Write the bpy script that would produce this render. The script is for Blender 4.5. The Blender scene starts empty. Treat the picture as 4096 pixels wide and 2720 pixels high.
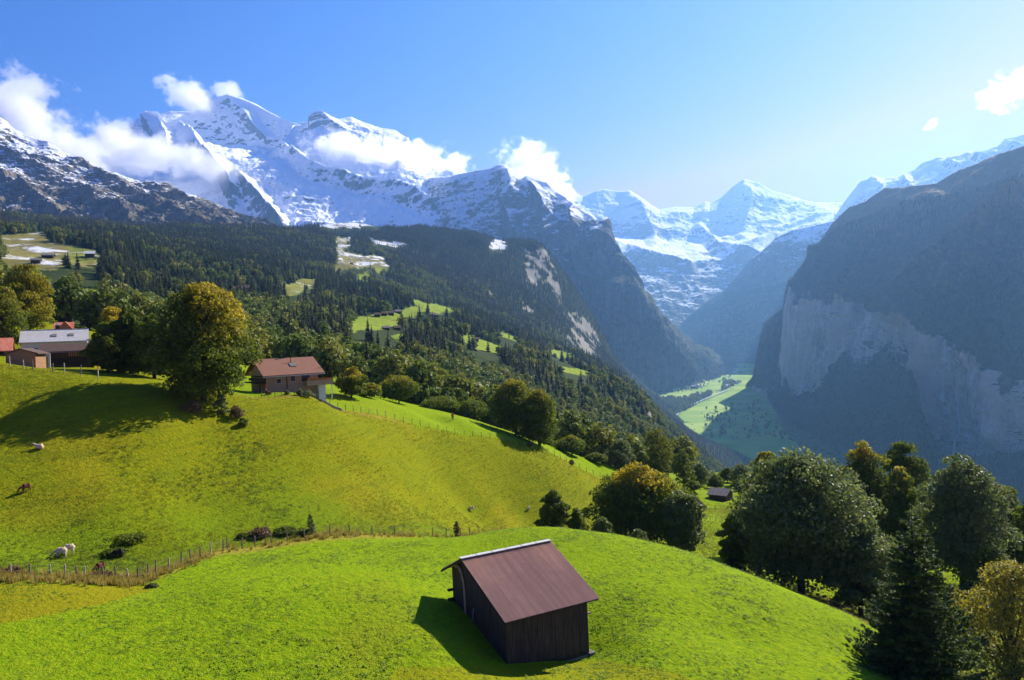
import bpy, bmesh, math, random
import numpy as np
from mathutils import Vector, Matrix
R = math.radians
# ---------------------------------------------------------------- camera, sky, sun
sc = bpy.context.scene
F = 773.0; ROLL = R(2.5)
cam_d = bpy.data.cameras.new("camera"); cam = bpy.data.objects.new("camera", cam_d)
sc.collection.objects.link(cam); sc.camera = cam
cam_d.sensor_width = 36; cam_d.lens = F/1024*36; cam_d.clip_start = 0.5; cam_d.clip_end = 60000
cam.matrix_world = Matrix.Rotation(R(90), 4, 'X') @ Matrix.Rotation(-ROLL, 4, 'Z')
SUN_AZ, SUN_EL = R(43), R(35.2)          # azimuth measured from +Y towards +X
SV = Vector((math.sin(SUN_AZ)*math.cos(SUN_EL), math.cos(SUN_AZ)*math.cos(SUN_EL), math.sin(SUN_EL)))
w = bpy.data.worlds.new("World"); sc.world = w; w.use_nodes = True
nt = w.node_tree; bg = nt.nodes['Background']
sky = nt.nodes.new('ShaderNodeTexSky'); sky.sky_type = 'NISHITA'; sky.sun_disc = False
sky.sun_elevation = SUN_EL; sky.sun_rotation = SUN_AZ
sky.altitude = 1300; sky.air_density = 1.0; sky.dust_density = 0.3; sky.ozone_density = 3.0
sep = nt.nodes.new('ShaderNodeSeparateColor'); cmb = nt.nodes.new('ShaderNodeCombineColor'); nt.links.new(sky.outputs[0], sep.inputs[0])
for ch, (pw, k) in enumerate(((3.9, .0325), (1.24, .245), (.65, 1.11))):        # deep polarised blue away from the sun
    a_ = nt.nodes.new('ShaderNodeMath'); a_.operation = 'POWER'; nt.links.new(sep.outputs[ch], a_.inputs[0]); a_.inputs[1].default_value = pw
    b_ = nt.nodes.new('ShaderNodeMath'); b_.operation = 'MULTIPLY'; nt.links.new(a_.outputs[0], b_.inputs[0]); b_.inputs[1].default_value = k
    c_ = nt.nodes.new('ShaderNodeMath'); c_.operation = 'MINIMUM'; nt.links.new(b_.outputs[0], c_.inputs[0]); c_.inputs[1].default_value = (3.3, 4.0, 6.0)[ch]
    nt.links.new(c_.outputs[0], cmb.inputs[ch])
nt.links.new(cmb.outputs[0], bg.inputs[0]); bg.inputs[1].default_value = 0.098
sl = bpy.data.lights.new("sun", 'SUN'); sl.energy = 5.0; sl.angle = R(0.5); sl.color = (1.0, 0.93, 0.80)
so = bpy.data.objects.new("sun", sl); sc.collection.objects.link(so)
so.rotation_euler = SV.to_track_quat('Z', 'Y').to_euler()
sc.view_settings.view_transform = 'Standard'; sc.view_settings.look = 'None'
sc.view_settings.exposure = 1.15; sc.view_settings.gamma = 1.0
sc.render.engine = 'CYCLES'
cy = sc.cycles
cy.max_bounces = 8; cy.diffuse_bounces = 2; cy.glossy_bounces = 1; cy.transmission_bounces = 3
cy.transparent_max_bounces = 8; cy.volume_bounces = 6
cy.volume_step_rate = 2.0; cy.volume_max_steps = 64
cy.use_denoising = True; cy.sample_clamp_indirect = 4

# ---------------------------------------------------------------- helpers
CR, SR = math.cos(ROLL), math.sin(ROLL)
def P(u, v, d):
    """photo pixel (1024 x 680) at depth d metres -> world point"""
    du, dv = np.asarray(u, float)-512, np.asarray(v, float)-340
    a = (du*CR-dv*SR)/F; t = -(du*SR+dv*CR)/F
    return np.stack([a*d, d+0*a, t*d], -1)
def AT(u, v):
    du, dv = u-512, v-340
    return (du*CR-dv*SR)/F, -(du*SR+dv*CR)/F
def UV(p):
    p = np.asarray(p, float); x = p[..., 0]/p[..., 1]*F; y = -p[..., 2]/p[..., 1]*F
    return 512+x*CR+y*SR, 340-x*SR+y*CR
rng = np.random.default_rng(7)
def _hash(ix, iy, iz, seed):
    h = (ix.astype(np.int64)*374761393+iy.astype(np.int64)*668265263+iz.astype(np.int64)*2147483647+seed*1274126177) & 0xffffffff
    h = ((h ^ (h >> 13))*1274126177) & 0xffffffff
    h = ((h ^ (h >> 15))*2246822519) & 0xffffffff
    return ((h ^ (h >> 16)) & 0xffffff)/float(0xffffff)
def vnoise(p, seed=0):
    f = np.floor(p); i = f.astype(np.int64); q = p-f; q = q*q*q*(q*(q*6-15)+10)
    r = 0
    for dx in (0, 1):
        wx = q[:, 0] if dx else 1-q[:, 0]
        for dy in (0, 1):
            wy = q[:, 1] if dy else 1-q[:, 1]
            for dz in (0, 1):
                wz = q[:, 2] if dz else 1-q[:, 2]
                r = r+wx*wy*wz*_hash(i[:, 0]+dx, i[:, 1]+dy, i[:, 2]+dz, seed)
    return r*2-1
def fbm(p, scale, octv=5, gain=0.5, seed=0, ridged=False, stretch=(1, 1, 1)):
    p = np.asarray(p, float)/(np.array(stretch, float)*scale); a = 1.0; s = 0; n = 0
    for o in range(octv):
        x = vnoise(p+o*17.3, seed+o)
        if ridged: x = 1-2*np.abs(x)
        s = s+a*x; n += a; a *= gain; p = p*2.03
    return s/n
def mesh(name, V, Fc, mat=None, smooth=True, parent=None, attrs=None, link=True):
    me = bpy.data.meshes.new(name); V = np.asarray(V, np.float32)
    if isinstance(Fc, np.ndarray):
        k = Fc.shape[1]; n = len(Fc)
        me.vertices.add(len(V)); me.vertices.foreach_set('co', V.ravel())
        me.loops.add(n*k); me.loops.foreach_set('vertex_index', Fc.astype(np.int32).ravel())
        me.polygons.add(n); me.polygons.foreach_set('loop_start', np.arange(0, n*k, k, dtype=np.int32))
        me.update(calc_edges=True)
    else:
        me.from_pydata([tuple(map(float, v)) for v in V], [], [tuple(map(int, f)) for f in Fc])
    me.polygons.foreach_set('use_smooth', np.full(len(me.polygons), bool(smooth)))
    if attrs:
        for k, v in attrs.items():
            v = np.asarray(v, np.float32)
            if v.ndim == 1:
                a = me.attributes.new(k, 'FLOAT', 'POINT'); a.data.foreach_set('value', v)
            else:
                a = me.attributes.new(k, 'FLOAT_COLOR', 'POINT'); a.data.foreach_set('color', np.concatenate([v, np.ones((len(v), 1), np.float32)], 1).ravel())
    if mat:
        for m in (mat if isinstance(mat, (list, tuple)) else [mat]): me.materials.append(m)
    if not link: return me
    o = bpy.data.objects.new(name, me); sc.collection.objects.link(o)
    if parent is not None: o.parent = parent
    return o
def gridfaces(nr, nc):
    i = np.arange(nr*nc).reshape(nr, nc)
    return np.stack([i[:-1, :-1].ravel(), i[:-1, 1:].ravel(), i[1:, 1:].ravel(), i[1:, :-1].ravel()], 1)
def tag(o, label=None, cat=None, group=None, kind=None):
    if label: o['label'] = label
    if cat: o['category'] = cat
    if group: o['group'] = group
    if kind: o['kind'] = kind
    return o
def empty(name, loc, rz=0):
    o = bpy.data.objects.new(name, None); sc.collection.objects.link(o)
    o.location = loc; o.rotation_euler.z = rz; return o
def in_poly(x, y, poly):
    r = np.zeros(x.shape, bool); n = len(poly)
    for k in range(n):
        x0, y0 = poly[k]; x1, y1 = poly[(k+1) % n]
        if y0 == y1: continue
        c = ((y0 > y) != (y1 > y)) & (x < (x1-x0)*(y-y0)/(y1-y0)+x0)
        r ^= c
    return r
def sstep(a, b, x):
    t = np.clip((x-a)/(b-a), 0, 1); return t*t*(3-2*t)

# ---------------------------------------------------------------- node helpers
class N:
    def __init__(s, name):
        s.m = bpy.data.materials.new(name); s.m.use_nodes = True; s.t = s.m.node_tree
        s.b = s.t.nodes['Principled BSDF']; s.out = s.t.nodes['Material Output']
        s.b.inputs['Specular IOR Level'].default_value = 0.2; s.b.inputs['Roughness'].default_value = 0.9
    def n(s, k, **kw):
        x = s.t.nodes.new('ShaderNode'+k)
        for a, v in kw.items(): setattr(x, a, v)
        return x
    def l(s, a, b): s.t.links.new(a, b)
    def val(s, sock, v):
        if hasattr(v, 'node'): s.l(v, sock)
        else:
            try: sock.default_value = v
            except Exception: sock.default_value = tuple(v)+(1,)
    def pos(s, scale=(1, 1, 1), obj=False):
        c = s.n('TexCoord').outputs['Object'] if obj else s.n('NewGeometry').outputs['Position']
        m = s.n('Mapping'); s.l(c, m.inputs[0]); m.inputs['Scale'].default_value = scale; return m.outputs[0]
    def noise(s, vec, scale, detail=4, rough=0.6, dist=0):
        x = s.n('TexNoise'); s.l(vec, x.inputs['Vector']); x.inputs['Scale'].default_value = scale
        x.inputs['Detail'].default_value = detail; x.inputs['Roughness'].default_value = rough; x.inputs['Distortion'].default_value = dist
        return x.outputs[0]
    def math(s, op, a, b=0.0, c=None):
        x = s.n('Math', operation=op); s.val(x.inputs[0], a); s.val(x.inputs[1], b)
        if c is not None: s.val(x.inputs[2], c)
        return x.outputs[0]
    def mr(s, v, a, b, c=0.0, d=1.0):
        x = s.n('MapRange'); s.val(x.inputs[0], v); x.inputs[1].default_value = a; x.inputs[2].default_value = b
        x.inputs[3].default_value = c; x.inputs[4].default_value = d; x.interpolation_type = 'SMOOTHSTEP'; return x.outputs[0]
    def mix(s, f, a, b, mode='MIX'):
        x = s.n('Mix', data_type='RGBA', blend_type=mode); s.val(x.inputs[0], f); s.val(x.inputs[6], a); s.val(x.inputs[7], b); return x.outputs[2]
    def attr(s, name):
        x = s.n('Attribute'); x.attribute_name = name; return x
    def nz(s):
        x = s.n('SeparateXYZ'); s.l(s.n('NewGeometry').outputs['Normal'], x.inputs[0]); return x.outputs[2]
    def pz(s):
        x = s.n('SeparateXYZ'); s.l(s.n('NewGeometry').outputs['Position'], x.inputs[0]); return x.outputs[2]
    def bump(s, h, dist, strength=1.0):
        x = s.n('Bump'); s.l(h, x.inputs['Height']); x.inputs['Distance'].default_value = dist; x.inputs['Strength'].default_value = strength
        s.l(x.outputs[0], s.b.inputs['Normal']); return x
    def col(s, c): s.val(s.b.inputs['Base Color'], c); return s.m
def flat(name, c, var=0.25, scale=3.0, rough=0.85, c2=None, stretch=(1, 1, 1), bump=0.0):
    m = N(name); v = m.pos(stretch, obj=True); n = m.noise(v, scale, 5, 0.65)
    c2 = c2 or tuple(x*(1-var) for x in c)
    m.col(m.mix(m.mr(n, 0.35, 0.65), c, c2)); m.b.inputs['Roughness'].default_value = rough
    if bump: m.bump(n, bump)
    return m.m

# ---------------------------------------------------------------- near and mid terrain: one height field, z/d as a smooth function of bearing and log distance
CP = []
def cp(*pts):
    for q in pts: CP.append(q)
# green field and what lies below the frame
cp((0,684,48),(200,684,49),(400,686,50),(560,684,52),(700,684,53),(870,684,56),(1020,720,56),(-200,690,48),(1250,760,56),
   (0,800,38),(400,800,38),(800,820,38),(1150,900,38),(512,1000,26),(0,1000,26),(1000,1100,26),(-300,900,30),(1400,1100,32))
cp((0,620,57),(120,612,59),(240,590,63),(330,600,61),(396,628,56),(440,640,55.5),(420,600,61.5),(508,669,55.2),(588,657,59.6),(640,640,59),(560,600,66),(480,565,76),
   (0,578,66),(80,580,67),(140,583,68),(160,572,71),(230,553,79),(300,543,85),(380,538,91),(460,537,95),(500,530,94),(550,525.5,90),(620,535,88),(700,556,85),
   (760,577,80),(820,602,75),(875,632,70),(650,590,68),(740,640,62),(800,650,61))
# behind the crest: hollow
cp((550,552,105),(620,560,105),(700,566,100),(500,545,108))
# pasture
cp((0,560,72),(60,556,76),(140,558,77),(225,540,85),(330,528,92),(400,530,97),(0,500,84),(0,430,97),(0,395,104),(0,367,112),(80,380,110),(100,430,100),(100,500,86),
   (200,500,93),(300,480,104),(300,440,114),(200,440,106),(150,405,108),(215,420,112),(260,398,128),(320,400,131),(250,405,120),(300,405,124),
   (400,470,125),(400,500,113),(400,437,137),(471,517,136),(471,490,142),(471,460,151),(455,431.5,158),(499,440,166),(542,451,173),(573,464,179),(412,423,149),(369,414,141),(330,407,135),(607,481,185),(440,422,166),(412,411,156),(455,419.5,167),(494,430,175),(534,441,182),(564,454,188),(607,467,197),(425,510,118),(520,516,147),(520,480,156),(520,458,163),(560,515,150),(560,488,160),(560,470,169),(600,510,162),(600,492,173),(369,404,148),(330,403,140))
cp((-150,560,72),(-150,480,82),(-150,340,112),(-300,500,80),(-300,320,120),(-150,640,54))
# houses shelf on the left and behind
cp((0,360,130),(50,369,124),(100,375,121),(150,380,120),(20,365,120),(0,352,150),(60,352,152),(-150,320,150),(120,360,150),(60,326,195),(150,348,190),(0,312,200),(-150,260,230),(250,393,140),(290,393,134),(300,392,150),(345,392,156))
# meadow past the crest on the right
cp((650,548,125),(700,520,150),(735,550,122),(720,503,186),(700,478,235),(760,490,210),(640,478,225),(690,472,260),(740,475,255),(780,520,150),(745,580,98),(800,600,92),(870,628,84),
   (880,600,102),(870,560,125),(930,590,108),(930,540,140),(1000,600,112),(1040,560,140),(940,700,68),(1020,700,70),(1150,640,100),(1300,640,110),(930,505,200),(1040,510,200),(1200,520,200),(860,500,200),(960,660,80))
# beyond: drops to the valley
cp((640,500,300),(700,520,330),(780,545,330),(860,560,330),(960,590,330),(1100,620,330),(1300,640,330))
cp((700,560,600),(800,600,600),(900,640,600),(1100,680,600),(1300,700,600))
for u_ in (760, 850, 1000, 1200, 1400): cp((u_,340-(-520)/1100*F,1100),(u_,340+520/2000*F,2000),(u_,340+520/4200*F,4200))
# forested slope of the left
cp((-300,240,300),(-150,270,300),(0,312,260),(60,322,260),(0,296,420),(100,325,320),(170,352,200),(230,345,300),(300,372,240),(380,385,240),(300,352,400),(200,322,450),(100,305,500),
   (0,270,620),(60,268,650),(0,252,900),(60,245,1000),(110,262,800),(60,232,1500),(0,232,1500),(0,226,2100),(90,224,2100),(-300,180,1500),(-300,200,900),(-300,150,2300),(150,290,750),(220,300,800),(250,291,1000),(300,320,600),
   (180,252,1400),(250,262,1400),(300,290,1050),(200,238,2000),(280,236,2300),(300,268,1500),
   (350,345,520),(365,325,750),(410,322,900),(400,352,480),(400,300,1250),(360,275,1700),(350,255,2100),(345,240,2500),(345,228,2800),(400,232,3000),(455,233,3200),(510,242,3300),
   (450,270,2600),(500,280,2600),(540,247,3350),(555,262,3300),(575,290,3200),(592,322,3050),(602,356,2800),(550,320,2400),(500,320,1900),(450,310,1700),(430,330,1100),(480,345,1000),(530,355,1250),(560,358,1500),
   (590,368,1500),(480,375,620),(540,390,700),(600,385,1250),(640,392,1500),(620,420,800),(660,425,1000),(640,460,450),(680,460,800),(600,450,450),(560,430,420),(520,425,330),(480,415,300),(450,405,340),
   (420,398,260),(560,455,230),(600,470,250),(640,480,300),(520,440,240),(470,425,230))
# right-hand edge of the wooded shoulder falls away to the valley
cp((668,445,1450),(690,478,1100),(655,420,1900),(612,372,2600),(625,385,3000),(600,380,3500),(575,330,3800),(640,440,2300),(560,300,4200),(650,420,4000),(500,300,4200),(345,262,3600),(440,262,4000),(540,290,4000),(345,300,4200),(90,250,2800),(0,255,2800),(200,258,2900),(-300,200,3200),(90,290,4200),(0,300,4200),(200,300,4200),(-300,260,4200),(720,540,900))
CPW = np.array([P(*q) for q in CP])
_ca, _cb = CPW[:, 0]/CPW[:, 1], np.log(CPW[:, 1]); _ct = CPW[:, 2]/CPW[:, 1]
def _phi(r2): return np.sqrt(r2+0.02**2)
_A = _phi((_ca[:, None]-_ca[None])**2+(_cb[:, None]-_cb[None])**2)+0.0
_n = len(_ca); _S = np.zeros((_n+3, _n+3)); _S[:_n, :_n] = _A-np.eye(_n)*2e-4
_S[:_n, _n] = 1; _S[:_n, _n+1] = _ca; _S[:_n, _n+2] = _cb; _S[_n:, :_n] = _S[:_n, _n:].T
_W = np.linalg.solve(_S, np.concatenate([_ct, np.zeros(3)]))
def _Teval(a, b):
    out = np.empty(a.shape)
    for k in range(0, len(a), 60000):
        s = slice(k, k+60000)
        out[s] = _phi((a[s, None]-_ca[None])**2+(b[s, None]-_cb[None])**2) @ _W[:_n] + _W[_n]+_W[_n+1]*a[s]+_W[_n+2]*b[s]
    return out
A0, A1, B0, B1 = -0.98, 1.02, math.log(22), math.log(4300)
NA, NB = 900, 1150
_ga = np.linspace(A0, A1, NA); _gb = np.linspace(B0, B1, NB)
_ta = np.linspace(A0, A1, 300); _tb = np.linspace(B0, B1, 400)        # coarse evaluation, then bilinear
_gA, _gB = np.meshgrid(_ta, _tb, indexing='ij')
_T = _Teval(_gA.ravel(), _gB.ravel()).reshape(_gA.shape)
for _ in range(2):
    _T[1:-1, 1:-1] = (_T[1:-1, 1:-1]*2+_T[:-2, 1:-1]+_T[2:, 1:-1]+_T[1:-1, :-2]+_T[1:-1, 2:])/6
def bil(T, x, y):
    x = np.clip(x, 0, T.shape[0]-1.001); y = np.clip(y, 0, T.shape[1]-1.001)
    i, j = x.astype(int), y.astype(int); fx, fy = x-i, y-j
    return T[i, j]*(1-fx)*(1-fy)+T[i+1, j]*fx*(1-fy)+T[i, j+1]*(1-fx)*fy+T[i+1, j+1]*fx*fy
def H0(X, Y):
    a, b = X/Y, np.log(Y)
    return bil(_T, (a-A0)/(A1-A0)*299, (b-B0)/(B1-B0)*399)*Y
def H(X, Y):
    X = np.atleast_1d(np.asarray(X, float)); Y = np.atleast_1d(np.asarray(Y, float))
    z = H0(X, Y); p = np.stack([X, Y, 0*X], 1)
    z = z+fbm(p, 14, 4, seed=3)*0.35*np.clip(Y/100, 0.3, 3)
    far = sstep(250, 900, Y)
    z = z+far*(fbm(p, 260, 6, 0.5, seed=5, ridged=True)*np.clip(Y*0.012, 0, 26))
    return z
def G(u, v, d0=30, d1=4000):
    """first hit of the pixel's ray with the terrain between d0 and d1"""
    a, t = AT(u, v); Y = np.exp(np.linspace(math.log(d0), math.log(d1), 4000))
    z = H(a*Y, Y)-t*Y; k = np.argmax(z > 0) if (z > 0).any() else len(Y)-1
    return Vector((a*Y[k], Y[k], float(H(a*Y[k], Y[k])[0])))
def gz(x, y): return float(H(x, y)[0])

# ---------------------------------------------------------------- ground cover masks on the terrain
_X = (_ga[:, None]*np.exp(_gb)[None]).ravel(); _Y = (np.ones(NA)[:, None]*np.exp(_gb)[None]).ravel()
_Z = H(_X, _Y)
PV = np.stack([_X, _Y, _Z], 1); PU, PVv = UV(PV)
# clearings on the wooded slope, outlined in the photograph and laid on the terrain: (outline, d0, d1, snow share)
CLEAR = [([(320,331),(328,329),(334,333),(326,337)],400,1500,0.),([(388,334),(402,332),(406,338),(394,340)],400,1500,0.),([(421,338),(430,337),(434,342),(424,343)],500,1500,0.),([(438,388),(450,386),(460,391),(448,394)],280,900,0.),([(354,274),(368,272),(370,280),(356,281)],800,2600,0.),([(373,266),(387,263),(389,272),(378,274)],800,2600,.2),([(160,300),(172,298),(176,305),(164,308)],250,900,0.),([(258,340),(276,342),(290,350),(268,352)],250,700,0.),([(470,366),(482,364),(490,369),(478,371)],400,1200,0.),
 ([(0,236),(45,232),(52,243),(80,246),(98,252),(100,262),(92,268),(70,264),(60,272),(30,272),(0,268)],600,2200,.5),
 ([(335,236),(352,237),(350,245),(345,252),(362,254),(385,256),(388,266),(365,268),(352,268),(332,272),(338,262)],1200,3000,.5),
 ([(370,239),(395,241),(411,245),(392,246),(372,243)],2000,3300,.8),
 ([(279,283),(292,282),(296,278),(318,277),(316,284),(302,292),(296,296),(287,296)],900,2200,.35),
 ([(352,318),(382,312),(400,310),(425,304),(440,303),(438,310),(418,314),(395,326),(372,328),(352,333),(348,326)],500,1800,0.),
 ([(409,300),(418,300),(430,304),(454,308),(456,313),(440,314),(420,308)],800,2600,0.),
 ([(457,333),(475,336),(500,346),(512,352),(496,353),(478,350),(462,341)],600,1800,0.),
 ([(499,329),(519,339),(520,343),(500,336)],700,2500,0.),
 ([(550,349),(570,352),(576,357),(562,359),(550,354)],700,2200,0.),
 ([(560,366),(575,368),(588,371),(592,376),(575,375),(560,372)],500,2200,0.),
 ([(379,363),(390,360),(403,361),(398,367),(388,371),(380,369)],350,900,-1.),
 ([(240,330),(262,334),(275,338),(300,340),(305,352),(270,352),(255,356),(240,350)],200,700,0.),
 ([(45,300),(95,285),(105,291),(100,303),(66,318),(48,326)],200,700,0.),
 ([(67,246),(98,250),(98,262),(70,262)],500,1500,.3),
 ([(488,246),(497,240),(506,241),(504,248),(492,250)],2400,3500,.9),
 ([(325,221),(352,219),(385,226),(352,227),(318,228)],2300,3400,.8),
 ([(690,468),(708,465),(722,476),(760,480),(760,500),(690,500)],150,400,0.),
]
clear = np.zeros(len(PV), np.float32); snowc = np.zeros(len(PV), np.float32); yel = np.zeros(len(PV), np.float32)
jit = fbm(PV, 55, 4, .65, seed=11)*11
for poly, d0, d1, s in CLEAR:
    m = in_poly(PU+jit*0.8, PVv+jit*0.35, poly) & (_Y > d0) & (_Y < d1)
    clear[m] = 1; snowc[m] = max(s, 0); yel[m] = 1 if s < 0 else 0
nearfield = (_Y < 205) | ((_Y < 262) & (_ga.repeat(NB) > .16))
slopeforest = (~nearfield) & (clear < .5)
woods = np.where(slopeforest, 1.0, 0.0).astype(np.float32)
# field (bright green) against pasture (yellow-green): boundary line in the plan
FB = [(-80,576),(0,577),(80,583),(140,586),(165,570),(225,549),(300,541),(380,536),(460,536),(500,529),(550,524.5),(620,534),(700,556),(735,567),(820,600),(875,624),(960,690),(1100,800)]
_fbw = np.array([P(u, v, d) for (u, v), d in zip(FB, (66,66,67,68,71,80,86,92,96,96,92,90,88,87,80,74,62,50))])
_bo = np.argsort(_fbw[:, 0]/_fbw[:, 1])
def field_limit(a): return np.interp(a, (_fbw[:, 0]/_fbw[:, 1])[_bo], _fbw[_bo, 1])
lim = field_limit(_X/_Y)
_fl = np.array([P(u, v, d) for u, v, d in [(230,396,128),(260,401,127),(295,403,130),(330,407,136),(369,414,141),(412,423,149),(455,431.5,158),(499,440,166),(542,451,173),(573,464,179),(607,481,187),(640,500,190)]])
fence_y = np.interp(_X/_Y, _fl[:, 0]/_fl[:, 1], _fl[:, 1], left=400, right=100)
pasture = sstep(-0.6, 0.8, _Y-lim+fbm(PV, 4, 3, seed=21)*1.2).astype(np.float32)*(1-.9*sstep(-1, 1, _Y-fence_y+fbm(PV, 6, 2, seed=22)))
def mat_ground():
    m = N('meadow'); p = m.pos()
    n1 = m.noise(p, 0.035, 5, 0.6); n2 = m.noise(p, 1.5, 5, 0.75); n3 = m.noise(p, 3.2, 3, 0.75); n4 = m.noise(p, 0.22, 4, 0.6)
    g1 = m.mix(m.mr(n2, .38, .62), (0.155,0.25,0.004), (0.225,0.30,0.006))
    g1 = m.mix(m.mr(n1, .52, .68, 0, .6), g1, (0.22,0.26,0.016))
    g1 = m.mix(m.mr(n3, .55, .75, 0, .45), g1, (0.09,0.18,0.004))
    g2 = m.mix(m.mr(n2, .35, .65), (0.165,0.20,0.004), (0.235,0.225,0.005)); g2 = m.mix(m.attr('lush').outputs['Fac'], g2, m.mix(n2, (0.10,0.185,0.004), (0.17,0.235,0.006)))
    g2 = m.mix(m.mr(n4, .5, .68, 0, .45), g2, (0.13,0.19,0.006)); g2 = m.mix(m.mr(n1, .52, .66, 0, .35), g2, (0.29,0.22,0.01))
    g2 = m.mix(m.mr(n3, .52, .7, 0, .55), g2, (0.075,0.10,0.008))
    n5 = m.noise(m.pos((.09, .09, 2.4)), 1.0, 3, .6, .3); g2 = m.mix(m.mr(n5, .52, .62, 0, .4), g2, (0.10,0.13,0.006)); n6 = m.noise(m.pos((.35, .35, .35)), .16, 6, .7); g1 = m.mix(m.mr(n6, .55, .7, 0, .5), g1, (0.235,0.255,0.010))
    far = m.mix(m.mr(n4, .4, .65), (0.16,0.24,0.018), (0.25,0.26,0.035))
    ny = m.attr('yellow').outputs['Fac']
    c = m.mix(m.attr('pasture').outputs['Fac'], g1, g2)
    c = m.mix(m.attr('mown').outputs['Fac'], c, m.mix(n2, (0.26,0.215,0.008), (0.21,0.225,0.006))); c = m.mix(ny, c, (0.27,0.22,0.03))
    c = m.mix(m.attr('far').outputs['Fac'], c, far)
    sn = m.attr('snow').outputs['Fac']; c = m.mix(m.mr(sn, .1, .5), c, m.mix(n4, (0.15,0.15,0.04), (0.24,0.19,0.06))); sf = m.math('MULTIPLY', m.mr(m.math('ADD', m.noise(m.pos((1,1,3)), 0.02, 5, .7), m.math('MULTIPLY', sn, .35)), .66, .76), m.mr(sn, 0.05, .3))
    c = m.mix(sf, c, (0.62,0.63,0.65))
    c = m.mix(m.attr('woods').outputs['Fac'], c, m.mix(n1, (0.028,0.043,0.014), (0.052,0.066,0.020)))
    c = m.mix(m.attr('rock').outputs['Fac'], c, m.mix(m.noise(m.pos((1,1,.25)), .03, 6, .7), (0.08,0.075,0.06), (0.40,0.36,0.30)))
    c = m.mix(m.attr('dry').outputs['Fac'], c, m.mix(n2, (0.30,0.19,0.03), (0.34,0.25,0.05)))
    m.bump(m.math('ADD', n2, m.math('MULTIPLY', n3, 0.5)), 0.35, 0.9)
    m.b.inputs['Specular IOR Level'].default_value = 0.02
    return m.col(c)
rockpoly = [([(527,252),(540,246),(552,262),(560,285),(566,300),(560,305),(548,282),(530,285),(524,275)],2300,3700),
            ([(566,315),(578,308),(588,318),(596,335),(600,356),(584,352),(572,346),(568,330)],1500,3700),
            ([(484,287),(492,292),(496,300),(490,298)],1200,3200),([(523,302),(530,306),(530,312),(524,310)],1200,3200),
            ([(640,415),(652,410),(662,440),(664,455),(655,452),(648,430)],500,2500)]
rock = np.zeros(len(PV), np.float32)
for poly, d0, d1 in rockpoly:
    m = in_poly(PU+jit, PVv+jit*.5, poly) & (_Y > d0) & (_Y < d1) & (fbm(PV, 26, 3, seed=33, stretch=(1, 1, 2.5)) > -.08); rock[m] = 1
woods *= (1-rock)
dry = (sstep(2.2, 0.2, np.abs(_Y-lim)-fbm(PV, 5, 3, seed=41)*1.5)*sstep(-.38, -.30, -np.abs(_X/_Y+.52)+0.05)*0.7+
       sstep(1.0, 3.0, _Y-lim)*sstep(12, 6, _Y-lim)*sstep(.33, .40, _X/_Y)*.7).astype(np.float32)
lush = (sstep(26, 4, _Y-lim+fbm(PV, 12, 3, seed=61)*9)*sstep(.02, -.12, _X/_Y)*.9).astype(np.float32)
mown = np.maximum(in_poly(PU, PVv+fbm(PV, 8, 2, seed=62)*3, [(-60,578),(80,585),(148,588),(152,592),(110,604),(50,615),(0,624),(-80,640)]), in_poly(PU, PVv+fbm(PV, 5, 3, seed=63)*5, [(360,720),(400,668),(520,668),(600,660),(680,676),(720,700)])*.7).astype(np.float32)
bank = (sstep(1.6, .3, np.abs(_Y-fence_y+1.0+fbm(PV, 5, 2, seed=64)))*sstep(-.38, -.33, _X/_Y)*sstep(-.12, -.2, _X/_Y)*.7).astype(np.float32)
fa = sstep(190, 280, _Y).astype(np.float32)
M_ground = mat_ground()
terrain = mesh('hillside_ground', PV, gridfaces(NA, NB)[:, ::-1].copy(), M_ground, attrs=dict(pasture=pasture, woods=woods*sstep(190, 300, _Y), snow=snowc, yellow=yel, far=fa, rock=rock, dry=np.clip(dry+bank, 0, 1), lush=lush, mown=mown))
tag(terrain, kind='structure')

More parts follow.
